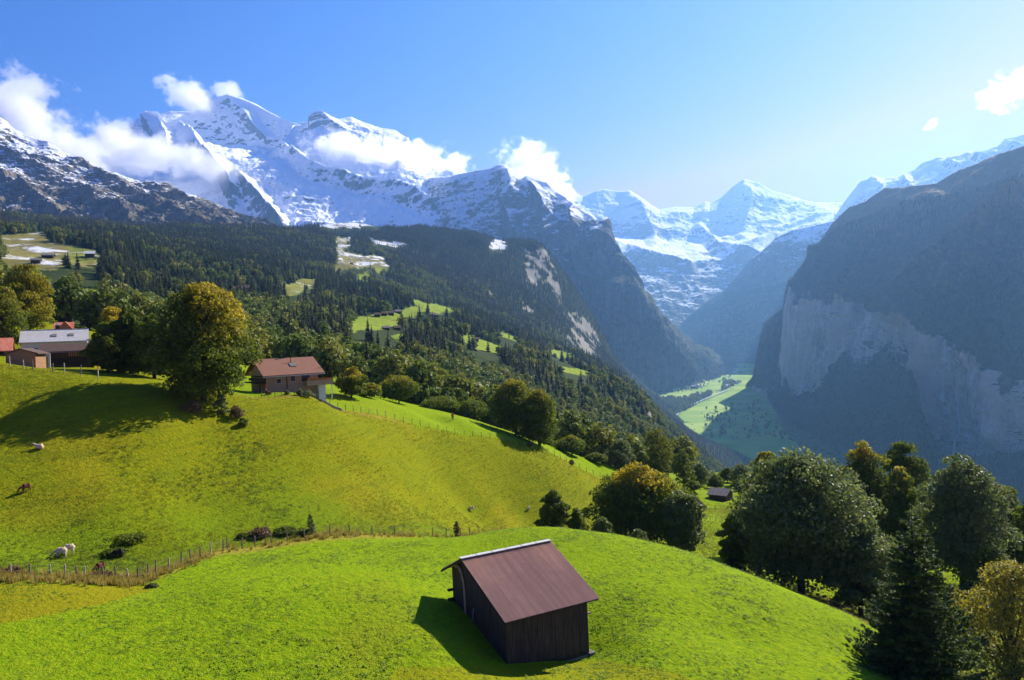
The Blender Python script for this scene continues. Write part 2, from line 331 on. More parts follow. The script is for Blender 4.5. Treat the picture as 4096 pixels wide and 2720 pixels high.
# ---------------------------------------------------------------- mountains: lofted relief through rows of (u, v, depth), top row first
def patch(name, rows, res=1.0, disp=(60, 300), mat=None, seed=1, ext=(-0.0, 0.0), back=600, ridged=.6, spurs=(), ribs=None, stretch=(1, 1, 1.6), smooth=2, fine=0.0, attrs=None):
    K = []
    for r in rows:
        w_ = P(np.array([q[0] for q in r]), np.array([q[1] for q in r]), np.array([q[2] for q in r], float))
        K.append((w_[:, 0]/w_[:, 1], w_[:, 2]/w_[:, 1], w_[:, 1]))
    a0 = min(k[0].min() for k in K)-ext[0]; a1 = max(k[0].max() for k in K)+ext[1]
    nc = int((a1-a0)*F/res)+2; a = np.linspace(a0, a1, nc)
    T = np.array([np.interp(a, k[0], k[1]) for k in K]); D = np.array([np.interp(a, k[0], k[2]) for k in K])
    # the far side
    T = np.concatenate([(T[:1]*D[:1]-back*0.9)/(D[:1]+back), T]); D = np.concatenate([D[:1]+back, D])
    seg = np.maximum(np.abs(np.diff(T, axis=0)).max(1)*F, np.abs(np.diff(np.log(D), axis=0)).max(1)*F*.25)
    ns = np.maximum((seg/res).astype(int), 4)
    s = np.concatenate([np.arange(n)/n+k for k, n in enumerate(ns)]+[[len(ns)]])
    k = np.minimum(s.astype(int), len(ns)-1); f = (s-k)[:, None]
    km, kp = np.maximum(k-1, 0), np.minimum(k+2, len(ns))
    def cr(Q):
        p0, p1, p2, p3 = Q[km], Q[k], Q[k+1], Q[kp]; lin = p1*(1-f)+p2*f
        m1 = (p2-p0)*.35; m2 = (p3-p1)*.35; h = (2*f**3-3*f**2+1)*p1+(f**3-2*f**2+f)*m1+(-2*f**3+3*f**2)*p2+(f**3-f**2)*m2
        return np.where(k[:, None] <= 1, lin, h)
    TT, DD = cr(T), cr(D)
    V = np.stack([a[None]*DD, DD, TT*DD], -1)
    gu = np.gradient(V, axis=1); gs = np.gradient(V, axis=0); nrm = np.cross(gu, gs); nrm /= np.linalg.norm(nrm, axis=2, keepdims=True)+1e-9
    nrm = -nrm
    flat_ = V.reshape(-1, 3); amp, sc_ = disp
    n1 = fbm(flat_, sc_, 7, 0.52, seed, ridged=True, stretch=stretch); n2 = fbm(flat_, sc_*1.7, 6, 0.55, seed+9, stretch=stretch)
    dd = (n1*ridged+n2*(1-ridged))*amp
    if ribs: dd = dd+fbm(flat_, ribs[1], 5, .6, seed+40, ridged=True, stretch=(1, 1, 7))*ribs[0]
    if fine: dd = dd+fbm(flat_, sc_*.12, 4, .6, seed+20, ridged=True)*fine
    if spurs:
        pu, pv = UV(flat_)
        for poly, am, wd in spurs:
            best = np.full(len(pu), 1e9)
            for (x0, y0), (x1, y1) in zip(poly[:-1], poly[1:]):
                L = (x1-x0)**2+(y1-y0)**2; tt = np.clip(((pu-x0)*(x1-x0)+(pv-y0)*(y1-y0))/L, 0, 1)
                best = np.minimum(best, np.hypot(pu-x0-tt*(x1-x0), pv-y0-tt*(y1-y0)))
            dd = dd+am*np.clip(1-best/wd, 0, 1)**1.3*(1+.4*n2)
    if name == 'cliff_mountain': dd = dd*(.12+.88*sstep(786, 822, UV(flat_)[0]))
    fade = .28+.72*sstep(1.0, 1.5, s); fade[s < 1] = .28
    V2 = V+nrm*dd.reshape(V.shape[:2])[..., None]*fade[:, None, None]
    at = dict(row=np.repeat(s-1, nc))
    if attrs: at.update(attrs(V2.reshape(-1, 3)))
    o = mesh(name, V2.reshape(-1, 3), gridfaces(len(s), nc), mat, attrs=at); tag(o, kind='structure')
    return o, V2, s

def mat_peak(name, snow_lo, snow_hi, z0, z1, zw=.5, rockc=((0.05,0.045,0.04),(0.20,0.175,0.15)), forest=None, nscale=.006, warm=0.0, snowc=(0.80,0.82,0.86), grassc=(0.10,0.10,0.03), dist=20., strata=0.0):
    m = N(name); p = m.pos(); ps = m.pos((1, 1, 3)); nz = m.nz(); pz = m.pz()
    n = m.noise(ps, nscale, 8, .68); nf = m.noise(p, nscale*7, 5, .7); nv = m.noise(m.pos((1, 1, .2)), nscale*5, 6, .7)
    h = m.mr(pz, z0, z1, -1, 1)
    q = m.math('ADD', nz, m.math('MULTIPLY', h, zw)); q = m.math('ADD', q, m.math('MULTIPLY', m.math('SUBTRACT', n, .5), .9)); q = m.math('ADD', q, m.math('MULTIPLY', m.math('SUBTRACT', nf, .5), .7))
    if strata:
        st = m.noise(m.pos((.12, .12, 1)), .02, 4, .6, .6); q = m.math('ADD', q, m.math('MULTIPLY', m.math('SUBTRACT', st, .5), strata))
    sn = m.mr(q, snow_lo, snow_hi)
    rc = m.mix(m.mr(nv, .3, .7), rockc[0], rockc[1])
    if forest:
        f0, f1, fc = forest
        q2 = m.math('ADD', m.math('ADD', pz, m.math('MULTIPLY', m.math('SUBTRACT', n, .5), 900)), m.math('MULTIPLY', m.math('SUBTRACT', nz, .6), -500))
        gr = m.mix(m.mr(nf, .4, .6), grassc, tuple(x*.5 for x in grassc))
        rc = m.mix(m.mr(q2, f0, f1, 1, 0), rc, m.mix(m.mr(nf, .45, .6), fc, gr))
        rc = m.mix(m.mr(nz, .38, .28), rc, m.mix(m.mr(nv, .3, .7), rockc[0], rockc[1]))
    m.bump(m.math('ADD', n, nf), dist, .8)
    m.b.inputs['Specular IOR Level'].default_value = 0.1
    return m.col(m.mix(sn, rc, snowc))

def floorz(Y): return -480+np.maximum(0, Y-3000)*.04
ROCKB = ((0.06,0.058,0.055), (0.27,0.25,0.225))
# valley floor
def make_floor():
    a = np.linspace(-.35, 1.1, 900); b = np.linspace(math.log(1100), math.log(14000), 900)
    X = (a[:, None]*np.exp(b)[None]).ravel(); Y = (np.ones(900)[:, None]*np.exp(b)[None]).ravel()
    p = np.stack([X, Y, 0*X], 1); Z = floorz(Y)+fbm(p, 400, 4, seed=50)*6
    m = N('valley_meadow'); q = m.pos(); n = m.noise(q, .004, 5, .6); n2 = m.noise(m.pos((1, .35, 1)), .012, 4, .7)
    c = m.mix(m.mr(n, .4, .6), (0.20,0.32,0.035), (0.31,0.41,0.06)); c = m.mix(m.mr(n2, .60, .66), c, (0.035,0.06,0.02))
    m.b.inputs['Specular IOR Level'].default_value = 0.1
    o = mesh('valley_ground', np.stack([X, Y, Z], 1), gridfaces(900, 900)[:, ::-1].copy(), m.col(c)); tag(o, kind='structure')
make_floor()
# dark snow-dusted ridge on the left
M_dusted = mat_peak('dusted_rock', .86, 1.02, 200, 1100, .28, rockc=((0.05,0.042,0.032),(0.26,0.215,0.16)), nscale=.0065, dist=12, grassc=(0.13,0.10,0.035), forest=(250,650,(0.022,0.028,0.012)))
patch('ridge_mountain', [[(-260,40,4200),(-60,98,4000),(0,119,3800),(13,130,3780),(35,139,3750),(48,141,3720),(65,152,3700),(87,167,3650),(104,173,3600),(130,178,3560),(150,184,3500),(165,182,3480),(182,193,3450),(217,204,3400),(243,215,3300),(260,226,3250),(285,238,3200)],
   [(-260,120,3600),(0,165,3400),(60,182,3350),(130,200,3250),(180,208,3200),(230,222,3150),(285,243,3120)],
   [(-260,190,3050),(0,205,3000),(100,215,2950),(200,228,2900),(285,248,2900)],
   [(-260,280,2400),(0,262,2500),(120,262,2550),(285,265,2650)]], res=.8, disp=(75, 330), mat=M_dusted, seed=3, ridged=.75, fine=13, ribs=(14, 90),
   stretch=(1.6, 1, 1), spurs=[([(0,158),(60,188),(130,222)],30,9),([(70,166),(130,198),(200,232)],28,8),([(0,185),(50,212),(80,235)],28,8),([(150,188),(200,214),(240,236)],22,7)])
# the great snow massif
M_snow = mat_peak('snow_massif', .26, .44, 400, 2600, .12, rockc=((0.05,0.05,0.052),(0.20,0.18,0.16)), nscale=.0042, dist=14, snowc=(.93,.94,.96))
patch('snow_mountain', [[(40,150,9200),(87,139,9000),(121,130,8800),(147,114,8650),(156,115,8640),(171,112,8620),(191,113,8620),(205,104,8600),(217,97.5,8600),(228,96.5,8600),(243,100.5,8550),(260,108,8500),(282,119,8350),(299,125,8200),(308,122.5,8100),(319,113.5,8000),(325,116,8000),(338,120.5,8050),(351,118,8150),(360,122,8200),(382,130,8250),(395,131.5,8250),(405.5,141,8250),(412,150,8250),(434,173,8300),(460,178,8000),(530,190,7600)],
   [(40,165,8700),(87,152,8650),(121,143,8650),(147,130,8500),(156,122,8500),(171,128,8450),(200,144,8400),(228,150,8380),(270,152,8200),(300,142,8000),(319,133,7850),(350,142,7850),(400,156,7850),(434,178,7900),(530,196,7300)],
   [(40,172,8000),(87,165,7600),(147,152,7400),(200,158,7300),(228,164,7150),(270,168,7000),(300,170,6900),(350,174,6900),(400,178,7000),(434,186,7100),(530,205,6900)],
   [(40,190,7200),(87,188,7050),(150,182,6900),(200,186,6700),(250,192,6550),(300,196,6450),(350,200,6500),(400,198,6600),(450,200,6700),(530,215,6500)],
   [(40,240,6000),(150,225,6100),(250,226,6000),(320,228,6050),(400,226,6100),(530,235,6000)],
   [(40,300,5600),(250,290,5600),(530,290,5600)]], res=.75, disp=(120, 760), mat=M_snow, seed=12, ridged=.7, fine=11, ribs=(17, 130), stretch=(1, 1, 1.7), back=900,
   spurs=[([(321,120),(327,129),(345,141),(372,149)],85,10),([(228,97),(245,112),(258,130),(270,140)],60,8),([(150,115),(155,130),(165,146),(172,160)],110,9),
          ([(175,141),(190,152),(210,168),(228,186),(235,200)],120,9),([(240,190),(262,205),(280,228)],130,12),([(405,140),(400,155),(398,170)],90,10),([(290,160),(310,172),(345,180),(400,200),(430,215)],120,9),([(300,125),(298,140),(290,152)],60,8)])
# banded dark wall and its wooded foot
M_wall = mat_peak('banded_rock', .76, .94, -100, 1300, .42, rockc=((0.045,0.047,0.052),(0.17,0.155,0.14)), nscale=.005, dist=22, forest=(280,620,(0.045,0.068,0.022)), grassc=(0.17,0.15,0.04), strata=.9)
_, DV, DS = patch('dark_mountain', [[(385,200,7900),(415,188,7200),(430,179,6900),(451,177,6500),(477,171,6300),(499,167,6200),(505,168.5,6150),(518,179,6050),(521,180,5950),(527,178.5,5900),(546,183,5750),(555,193,5650),(564,197,5560),(577,208,5400),(592,217,5200),(598,225,5100),(605,222,5000),(608,226,4980),(616,243,4950),(629,269,4900),(637.5,299,4880),(650.5,312,5200),(676.5,334,5700),(702.6,351,6200),(729,362,7200),(742,364,7900)],
   [(385,205,7800),(415,203,6900),(451,196,6350),(499,195,5900),(520,205,5650),(560,225,5350),(598,245,5000),(616,258,4880),(629,275,4860),(637.5,301,4850),(655,320,5180),(685,343,5700),(711,360,6200),(742,366,7800)],
   [(385,228,7400),(415,227,6500),(451,222,5900),(499,230,5600),(520,248,5450),(560,268,5200),(598,290,4900),(616,296,4800),(637.5,303,4780),(655,330,5080),(685,353,5600),(711,366,6100),(742,367,7600)],
   [(385,260,6500),(415,262,5600),(451,280,5000),(499,320,4800),(560,372,4650),(598,398,4650),(637.5,400,4950),(659,394,5200),(685,386,5550),(711,378,6000),(742,369,7100)],
   [(385,300,6000),(415,330,5000),(499,380,4500),(598,440,4300),(659,412,4800),(711,392,5700),(742,378,6800)]], res=.85, disp=(60, 420), mat=M_wall, seed=23, ridged=.75, fine=16, ribs=(34, 150), back=500,
   spurs=[([(505,170),(515,200),(522,240)],110,16),([(527,180),(545,210),(560,250),(575,280)],90,10),([(605,223),(605,250),(612,290),(618,320)],90,7),([(577,209),(582,240),(592,280),(600,310)],80,8),([(620,290),(650,330),(680,370)],60,14)])
# the far glaciated range
M_far = mat_peak('far_snow', .62, .84, 100, 2600, .25, rockc=((0.08,0.085,0.095),(0.22,0.20,0.18)), nscale=.0035, dist=30, snowc=(.85,.87,.9), forest=(-100,900,(0.05,0.06,0.03)), grassc=(0.22,0.17,0.07))
patch('glacier_mountain', [[(540,200,13500),(568,194,13500),(583,196,13500),(596,191,13400),(605,189,13400),(629,193,13300),(646,202,13200),(659,210,13300),(676,207,13400),(694,208,13500),(705,202,13500),(710,204,13500),(722,197,13500),(733,186.5,13500),(744,181,13500),(759,183,13500),(772,191,13400),(794,197,13400),(815,204,13500),(845,203,13800),(900,206,14000)],
   [(540,222,12800),(600,216,12700),(640,226,12500),(690,228,12600),(744,212,12900),(790,214,12800),(815,207,12600),(850,207,12900),(900,212,13000)],
   [(540,242,12300),(600,240,12300),(650,242,12200),(700,244,12000),(744,236,12100),(790,228,11800),(840,222,11000),(900,225,11000)],
   [(540,262,10800),(620,258,10500),(680,262,10300),(740,258,10300),(800,245,10300),(900,240,10300)],
   [(540,330,9000),(640,330,8800),(690,335,8700),(760,330,8800),(900,320,8800)],[(540,380,8000),(690,375,7900),(900,370,7800)]], res=.8, disp=(110, 900), mat=M_far, seed=31, ridged=.75, fine=16, back=1200,
   spurs=[([(629,193),(640,215),(655,240)],150,12),([(744,181),(752,205),(745,230)],120,14),([(605,245),(640,258),(690,268)],120,8),([(700,230),(720,250),(760,262)],120,9)])
patch('snow_ridge_mountain', [[(838,212,9900),(850,195,9800),(861,182,9800),(872,178,9700),(885,179,9700),(902,176,9600),(912,172,9500),(924,163,9500),(937,159.5,9400),(967,154,9200),(989,150,9000),(998,147,9000),(1006,139.6,8900),(1024,135,8800),(1100,112,8600),(1250,90,8400)],
   [(838,235,9200),(870,215,9000),(924,192,8800),(967,180,8600),(1024,165,8400),(1250,140,8000)],[(838,300,8000),(924,290,7900),(1024,280,7700),(1250,270,7400)]], res=.8, disp=(95, 420), mat=M_snow, seed=37, ridged=.75, fine=26, back=700, stretch=(1, 1, 2),
   spurs=[([(905,176),(912,190),(925,205)],70,8),([(937,160),(955,172),(972,180)],90,9),([(968,154),(985,166),(1000,172)],80,8),([(1006,140),(1015,152)],70,8),([(875,178),(880,195)],70,8)])
# wooded flank at the head of the valley
M_flank = mat_peak('flank', .98, 1.2, -200, 1000, .42, rockc=((0.05,0.05,0.05),(0.17,0.16,0.145)), nscale=.005, dist=20, forest=(350,700,(0.03,0.042,0.02)), grassc=(0.11,0.11,0.04), strata=.3)
patch('valley_head_mountain', [[(668,338,8700),(690,316,8500),(706,303,8350),(725,290,8250),(738,276,8150),(750,260,8050),(768,246,7900),(776,238,7850),(794,230,7700),(813,226,7600),(836,221,7500),(845,232,7450),(870,262,7400),(930,310,7300)],
   [(668,341,8400),(706,320,8000),(750,290,7700),(790,262,7400),(836,245,7200),(870,285,7100),(930,330,7000)],
   [(668,343,8300),(700,350,8000),(740,364,7350),(790,372,6600),(850,380,6200),(930,390,5800)],[(668,350,8000),(740,380,6700),(850,410,5400),(930,410,5200)]], res=.85, disp=(55, 420), mat=M_flank, seed=41, ridged=.7, fine=10, back=500)
# the great cliff on the right
def mat_cliff():
    m = N('cliff_wall'); p = m.pos(); n = m.noise(p, .006, 6, .65); nf = m.noise(p, .035, 4, .7); nv = m.noise(m.pos((1, 1, .30)), .020, 8, .75); nb = m.noise(m.pos((1, 1, .35)), .004, 4, .6)
    row = m.math('ADD', m.attr('row').outputs['Fac'], m.math('MULTIPLY', m.math('SUBTRACT', n, .5), 1.3))
    onr = m.math('MULTIPLY', m.mr(row, 1.97, 2.03), m.mr(row, 3.06, 2.98)); nz = m.nz()
    onr = m.math('MULTIPLY', onr, m.mr(m.math('ADD', nz, m.math('MULTIPLY', nf, .4)), .98, .72))
    rc = m.mix(m.mr(nv, .32, .68), (0.17,0.15,0.13), (0.82,0.70,0.55)); rc = m.mix(m.mr(nb, .38, .62), rc, m.mix(nv, (0.46,0.35,0.24), (0.60,0.50,0.39)), 'MIX'); rc = m.mix(m.mr(nf, .6, .72, 0, .55), rc, (0.05,0.055,0.035))
    fo = m.mix(m.mr(nf, .45, .62), (0.030,0.040,0.014), (0.095,0.085,0.028)); fo = m.mix(m.mr(m.math('ADD', m.pz(), m.math('MULTIPLY', n, 300)), 430, 700), fo, (0.30,0.19,0.07))
    low = m.mix(m.mr(nf, .45, .6), (0.10,0.15,0.03), (0.05,0.075,0.02))
    fo = m.mix(m.mr(m.math('ADD', m.pz(), m.math('MULTIPLY', n, 120)), -330, -390), fo, low)
    m.bump(m.math('ADD', nv, nf), 14, .9)
    return m.col(m.mix(onr, fo, rc))
M_cliff = mat_cliff()
W0 = [(762,391,4900),(776,378,4780),(781,330,4740),(784,298,4700),(786,290,4500),(787,287,4350),(789,281,4250),(802,265,4250),(815,249,4250),(833,223,4200),(850,207,4120),(867,202,4050),(885,189,3950),(902,189,3900),(937,184,3700),(954,173,3600),(997,156,3450),(1024,147,3300),(1150,105,3000),(1400,60,2600)]
W1 = [(762,391.3,4890),(776,380,4760),(781,334,4720),(784,302,4680),(786,295,4480),(787,290,4300),(789,284,4200),(802,278,4130),(815,270,4050),(833,262,3950),(867,252,3700),(902,248,3400),(954,240,3100),(1024,235,2800),(1150,240,2500),(1400,260,2100)]
W2 = [(762,391.6,4880),(776,382,4740),(781,345,4700),(784,306,4660),(786,298,4460),(787.5,292,4260),(790,286,4150),(800,296,4050),(811,300,3950),(825,302,3830),(846,294,3700),(867,299,3550),(889,307,3350),(915,310,3150),(932,325,3000),(954,347,2850),(980,369,2700),(997,377,2600),(1024,386,2480),(1150,430,2100),(1400,520,1700)]
W3 = [(762,391.9,4870),(776,389,4700),(781,386,4640),(783,385,4440),(785,375,4240),(794,395,3950),(815,399,3800),(837,377,3640),(863,358,3490),(889,345,3310),(905,352,3160),(911,369,3110),(915,412,3030),(928,447,2930),(954,457,2790),(997,460,2545),(1024,455,2410),(1150,520,2010),(1400,640,1600)]
W4 = [(764,392,4900),(767,397,4700),(770,403,4400),(785,428,3480),(825,458,2780),(880,482,2340),(945,502,2050),(1010,522,1830),(1150,560,1550),(1400,700,1250)]
W5 = [(763,404,4600),(768,414,4200),(785,445,3300),(825,475,2600),(1024,545,1700),(1400,730,1150)]
cliff, CV, CS = patch('cliff_mountain', [W0, W1, W2, W3, W4, W5], res=.8, disp=(46, 300), mat=M_cliff, seed=53, ridged=.65, fine=12, ribs=(9, 60), back=500, stretch=(1, 1, 3),
   spurs=[([(811,250),(840,285)],40,20),([(1040,205),(985,245),(940,285),(905,312)],150,15),([(1060,300),(1000,330),(975,360)],70,12),([(940,200),(880,240),(850,290)],60,14),([(800,300),(790,380)],60,9),([(858,300),(850,350),(835,390)],50,10),([(870,300),(872,340)],-60,8),([(935,330),(925,380),(930,440)],60,10),([(1000,380),(1003,440)],60,14),([(965,370),(960,440)],-50,9)])
patch('spur_mountain', [[(746,386,5400),(753,376,5280),(757,356,5140),(760,336,5060),(764,323,5000),(775,314,4950),(790,303,4900),(830,290,4850)],[(746,387,5360),(753,379,5200),(758,358,5090),(761,347,5030),(766,343,4950),(775,342,4900),(790,342,4870),(830,340,4800)],
   [(746,388,5330),(753,386,5150),(762,388,4880),(770,395,4600),(800,405,4400),(830,410,4300)],[(744,394,5150),(765,402,4700),(830,425,4200)]], res=.85, disp=(14, 200), mat=M_cliff, seed=59, fine=6, back=300,
   attrs=lambda V: {})

# ---------------------------------------------------------------- vegetation
def leaf_mat(name, c1, c2, c3=None, trans=.35, inst=False, aut=None, gloss=.65):
    m = N(name); tn = m.attr('tint').outputs['Fac']; c = m.mix(tn, c1, c2)
    if inst: c = m.mix(m.mr(m.n('ObjectInfo').outputs['Random'], .3, 1.0), c, c3 or c2)
    if aut: c = m.mix(m.attr('autumn').outputs['Fac'], c, m.mix(tn, aut[0], aut[1]))
    tr = m.n('BsdfTranslucent'); m.l(m.mix(.35, c, (0.16,0.22,0.01)) if not aut else c, tr.inputs[0]); mx = m.n('MixShader'); mx.inputs[0].default_value = trans
    m.l(m.b.outputs[0], mx.inputs[1]); m.l(tr.outputs[0], mx.inputs[2]); m.l(mx.outputs[0], m.out.inputs[0])
    m.b.inputs['Roughness'].default_value = gloss; m.b.inputs['Specular IOR Level'].default_value = .25 if gloss > .5 else .4
    return m.col(c)
AUT = ((0.44,0.32,0.012), (0.66,0.50,0.02))
M_leaf = leaf_mat('maple_leaves', (0.085,0.120,0.006), (0.200,0.235,0.014), trans=.5, aut=AUT)
M_leafg = leaf_mat('grey_green_leaves', (0.095,0.135,0.025), (0.245,0.270,0.080), trans=.45, aut=AUT, gloss=.52)
M_need = leaf_mat('needles', (0.036,0.072,0.014), (0.115,0.170,0.035), trans=.4)
M_fcon = leaf_mat('forest_needles', (0.026,0.050,0.014), (0.062,0.095,0.025), (0.095,0.110,0.032), trans=.25, inst=True)
M_fleaf = leaf_mat('forest_leaves', (0.075,0.120,0.016), (0.160,0.215,0.030), (0.28,0.27,0.035), trans=.3, inst=True)
M_rusty = leaf_mat('rusty_leaves', (0.13,0.105,0.022), (0.32,0.27,0.06), aut=AUT)
M_bark = flat('bark', (0.07,0.055,0.045), .5, 4, c2=(0.03,0.025,0.02), stretch=(1, 1, .2))
def quads(c, nrm, size, asp=1.0, r=None):
    """leaf-clump quads centred at c facing nrm"""
    r = r or rng; n = len(c); nrm = nrm/(np.linalg.norm(nrm, axis=1, keepdims=True)+1e-9)
    t = np.cross(nrm, r.normal(size=(n, 3))); t /= np.linalg.norm(t, axis=1, keepdims=True)+1e-9; b = np.cross(nrm, t)
    s = (np.ones(n)*size if np.isscalar(size) else size)[:, None]*.5
    k = [(-1, -.55), (.15, -1), (1, .3), (-.2, 1)]
    V = np.stack([c+t*s*x*asp+b*s*y+nrm*s*r.normal(size=(n, 1))*.35 for x, y in k], 1).reshape(-1, 3)
    return V, np.arange(4*n).reshape(n, 4)
def tubes(paths, sides=6):
    """paths: list of (points, radii)"""
    V = []; Fc = []; o = 0
    for pts, rad in paths:
        pts = np.asarray(pts, float); n = len(pts); d = np.gradient(pts, axis=0); d /= np.linalg.norm(d, axis=1, keepdims=True)+1e-9
        u = np.cross(d, [.3, .2, 1.]) if abs(d[0][2]) < .9 else np.cross(d, [1., .1, 0]); u /= np.linalg.norm(u, axis=1, keepdims=True)+1e-9; w_ = np.cross(d, u)
        th = np.linspace(0, 2*math.pi, sides, endpoint=False)
        ring = pts[:, None]+np.asarray(rad)[:, None, None]*(np.cos(th)[None, :, None]*u[:, None]+np.sin(th)[None, :, None]*w_[:, None])
        V.append(ring.reshape(-1, 3)); i = np.arange(n*sides).reshape(n, sides)+o
        Fc.append(np.stack([i[:-1], np.roll(i[:-1], -1, 1), np.roll(i[1:], -1, 1), i[1:]], -1).reshape(-1, 4)); o += n*sides
    return np.concatenate(V), np.concatenate(Fc)
def broadleaf(seed, H_, W_, n, leaf, shape='round', low=.12, lobes=26, aut=0, aut_dir=(0, 0, 1), aut_thr=.75, sparse=0.0, shrub=False):
    """returns crown (V, F, tint, autumn) and trunk (V, F): an uneven crown of leaf clumps on lobes carried by forking limbs"""
    r = np.random.default_rng(seed); L = []
    zc0, zc1 = low*H_, H_
    lobes = int(lobes*1.4)
    for k in range(lobes):
        q = (k+.5)/lobes; z = q**.9
        prof = {'round': math.sqrt(max(0, 1-(2*z-1.0)**2*.88)), 'tall': (1-z**2.2)*.85+.12*(z < .9), 'egg': math.sqrt(max(0, 1-(1.75*z-.75)**2))*1.0, 'dome': math.sqrt(max(0, 1-z**2.4))*1.0, 'block': math.sqrt(max(0, 1-z**4.5))*(.84+.16*math.sin(z*3.14))}[shape]
        a = k*2.39996+r.uniform(-.4, .4); rr = r.uniform(.12, .22)*W_*(.6+.5*prof); rad = max(0, prof*W_*.5-rr*.75)*r.uniform(.55, 1.0)
        zz = zc0+rr*.5+(zc1-zc0-rr*1.45)*z
        env = 1+.34*float(fbm(np.array([[math.cos(a)*1.1+seed, math.sin(a)*1.1, z*2.2]]), 1.0, 2, seed=seed % 89)[0])*1.6; rad *= env; zz += H_*.05*(env-1)*2
        L.append((rad*math.cos(a), rad*math.sin(a), zz, rr*r.uniform(.9, 1.2), rr*r.uniform(.65, .9)))
    L = np.array(L); wgt = L[:, 3]**2; idx = r.choice(len(L), n, p=wgt/wgt.sum())
    d = r.normal(size=(n, 3)); d[:, 2] = np.where(d[:, 2] < -.3, d[:, 2]*-.6, d[:, 2]); d /= np.linalg.norm(d, axis=1, keepdims=True)
    nz_ = fbm(d*1.7+idx[:, None]*3.1, 1.0, 3, seed=seed % 97)
    rad = (.62+.42*r.random(n)**.6+nz_*.35)[:, None]
    lr = np.stack([L[idx, 3], L[idx, 3], L[idx, 4]], 1)
    c = L[idx, :3]+d*lr*rad
    if sparse:
        keep = fbm(c, W_*.12, 2, seed=5) > -1+sparse*1.6-.35; c, d, idx = c[keep], d[keep], idx[keep]; n = len(c)
    V, Fq = quads(c, d*.9+r.normal(size=(n, 3))*.55, leaf*r.uniform(.6, 1.35, n), r=r)
    tint = np.clip(r.random(n)*.7+.35*fbm(c, W_*.25, 2, seed=3), 0, 1)
    A = np.zeros(n)
    if aut:
        q = (c @ np.array(aut_dir, float)); q = (q-q.min())/(np.ptp(q)+1e-9)
        A = sstep(aut_thr-.12, aut_thr+.12, q+fbm(c, W_*.16, 3, seed=8)*.22)*aut*(r.random(n) < .85)
    paths = []; tr = H_*.022+.05; top = np.array([0, 0, H_*.55]); bend = r.normal(size=2)*W_*.02
    tp = [np.array([bend[0]*math.sin(t*3), bend[1]*math.sin(t*2.3), -1.2+t*(H_*.8+1.2)]) for t in np.linspace(0, 1, 7)]
    if not shrub: paths.append((tp, [tr*1.25, tr, tr*.85, tr*.7, tr*.5, tr*.35, tr*.12]))
    for x, y, z, rx, rz in L[::2]:
        z0 = max(H_*.12, z*.45) if not shrub else 0.0; m = np.array([x*.45, y*.45, z0+(z-z0)*.6]); s0 = np.array([0, 0, z0])
        paths.append(([s0, m, np.array([x, y, z+rz*.4])], [tr*.42, tr*.26, tr*.08]))
    return (V, Fq, np.repeat(tint, 4), np.repeat(A, 4)), tubes(paths, 6)
def conifer(seed, H_, W_, nb, twigs=3, leafw=.3, low=.04, droop=.25, ragged=.25):
    r = np.random.default_rng(seed); C, D, S = [], [], []
    z = low+(1-low)*(1-np.sqrt(r.random(nb)))**.95; az = r.uniform(0, 2*math.pi, nb)
    Lb = W_*.5*(1-z)**.85*(1-ragged+ragged*2*r.random(nb)*(.5+.5*np.sin(az*3+z*14)))+W_*.02
    dirs = np.stack([np.cos(az), np.sin(az), -droop+.45*z], 1)
    V = []; tint = []
    for k in range(twigs):
        f = (k+.6)/twigs; c = np.stack([np.zeros(nb), np.zeros(nb), z*H_], 1)+dirs*(Lb*f)[:, None]+np.array([0, 0, 1])*(f**2*Lb*.12)[:, None]
        side = np.stack([-np.sin(az), np.cos(az), r.normal(size=nb)*.35], 1); wd = (Lb*leafw*(1.15-f*.7)+.02*W_)[:, None]; ln = (Lb/twigs*.75+.01*W_)[:, None]
        up = np.array([0, 0, -1.])*wd*.45
        V.append(np.stack([c-dirs*ln, c+side*wd+up+dirs*ln*.2, c+dirs*ln*1.2, c-side*wd+up+dirs*ln*.2], 1)); tint.append(np.clip(r.random(nb)*.6+f*.4, 0, 1))
    V = np.concatenate(V).reshape(-1, 3); n = len(V)//4
    tr = H_*.013+.03
    return (V, np.arange(4*n).reshape(n, 4), np.repeat(np.concatenate(tint), 4), np.zeros(4*n)), tubes([([(0, 0, -1.0), (0, 0, H_*.3), (0, 0, H_*.7), (0, 0, H_*.985)], [tr*1.2, tr, tr*.5, tr*.06])], 6)
def tree_mesh(name, crown, trunk, mats):
    V = np.concatenate([crown[0], trunk[0]]); Fc = np.concatenate([crown[1], trunk[1]+len(crown[0])]); nt_ = len(trunk[0])
    me = mesh(name, V, Fc, mats, smooth=False, attrs=dict(tint=np.concatenate([crown[2], np.zeros(nt_)]), autumn=np.concatenate([crown[3], np.zeros(nt_)])), link=False)
    mi = np.zeros(len(Fc), np.int32); mi[len(crown[1]):] = 1; me.polygons.foreach_set('material_index', mi); return me
def base_at(u, d, v=450):
    for _ in range(6):
        a, t = AT(u, v); x = a*d; z = gz(x, d); uu, v = UV(np.array([x, d, z]))
    return x, d, z
def tree_thing(name, label, u, d, vtop, wpx, kind='broad', group=None, seed=1, n=9000, leaf=.34, mat=None, cat='tree', sink=0, **kw):
    x, y, z = base_at(u, d); z -= sink
    _, tt = AT(u, vtop); Hh = tt*d-z; Wm = wpx/F*d*(1.12 if kind == 'broad' else 1)
    o = empty(name, (x, y, z)); tag(o, label, cat, group)
    if kind == 'broad': c, t = broadleaf(seed, Hh, Wm, n, leaf, **kw)
    else: c, t = conifer(seed, Hh, Wm, n, **kw)
    mesh('crown', c[0], c[1], mat or (M_leaf if kind == 'broad' else M_need), smooth=False, parent=o, attrs=dict(tint=c[2], autumn=c[3]))
    mesh('trunk', t[0], t[1], M_bark, parent=o)
    return o
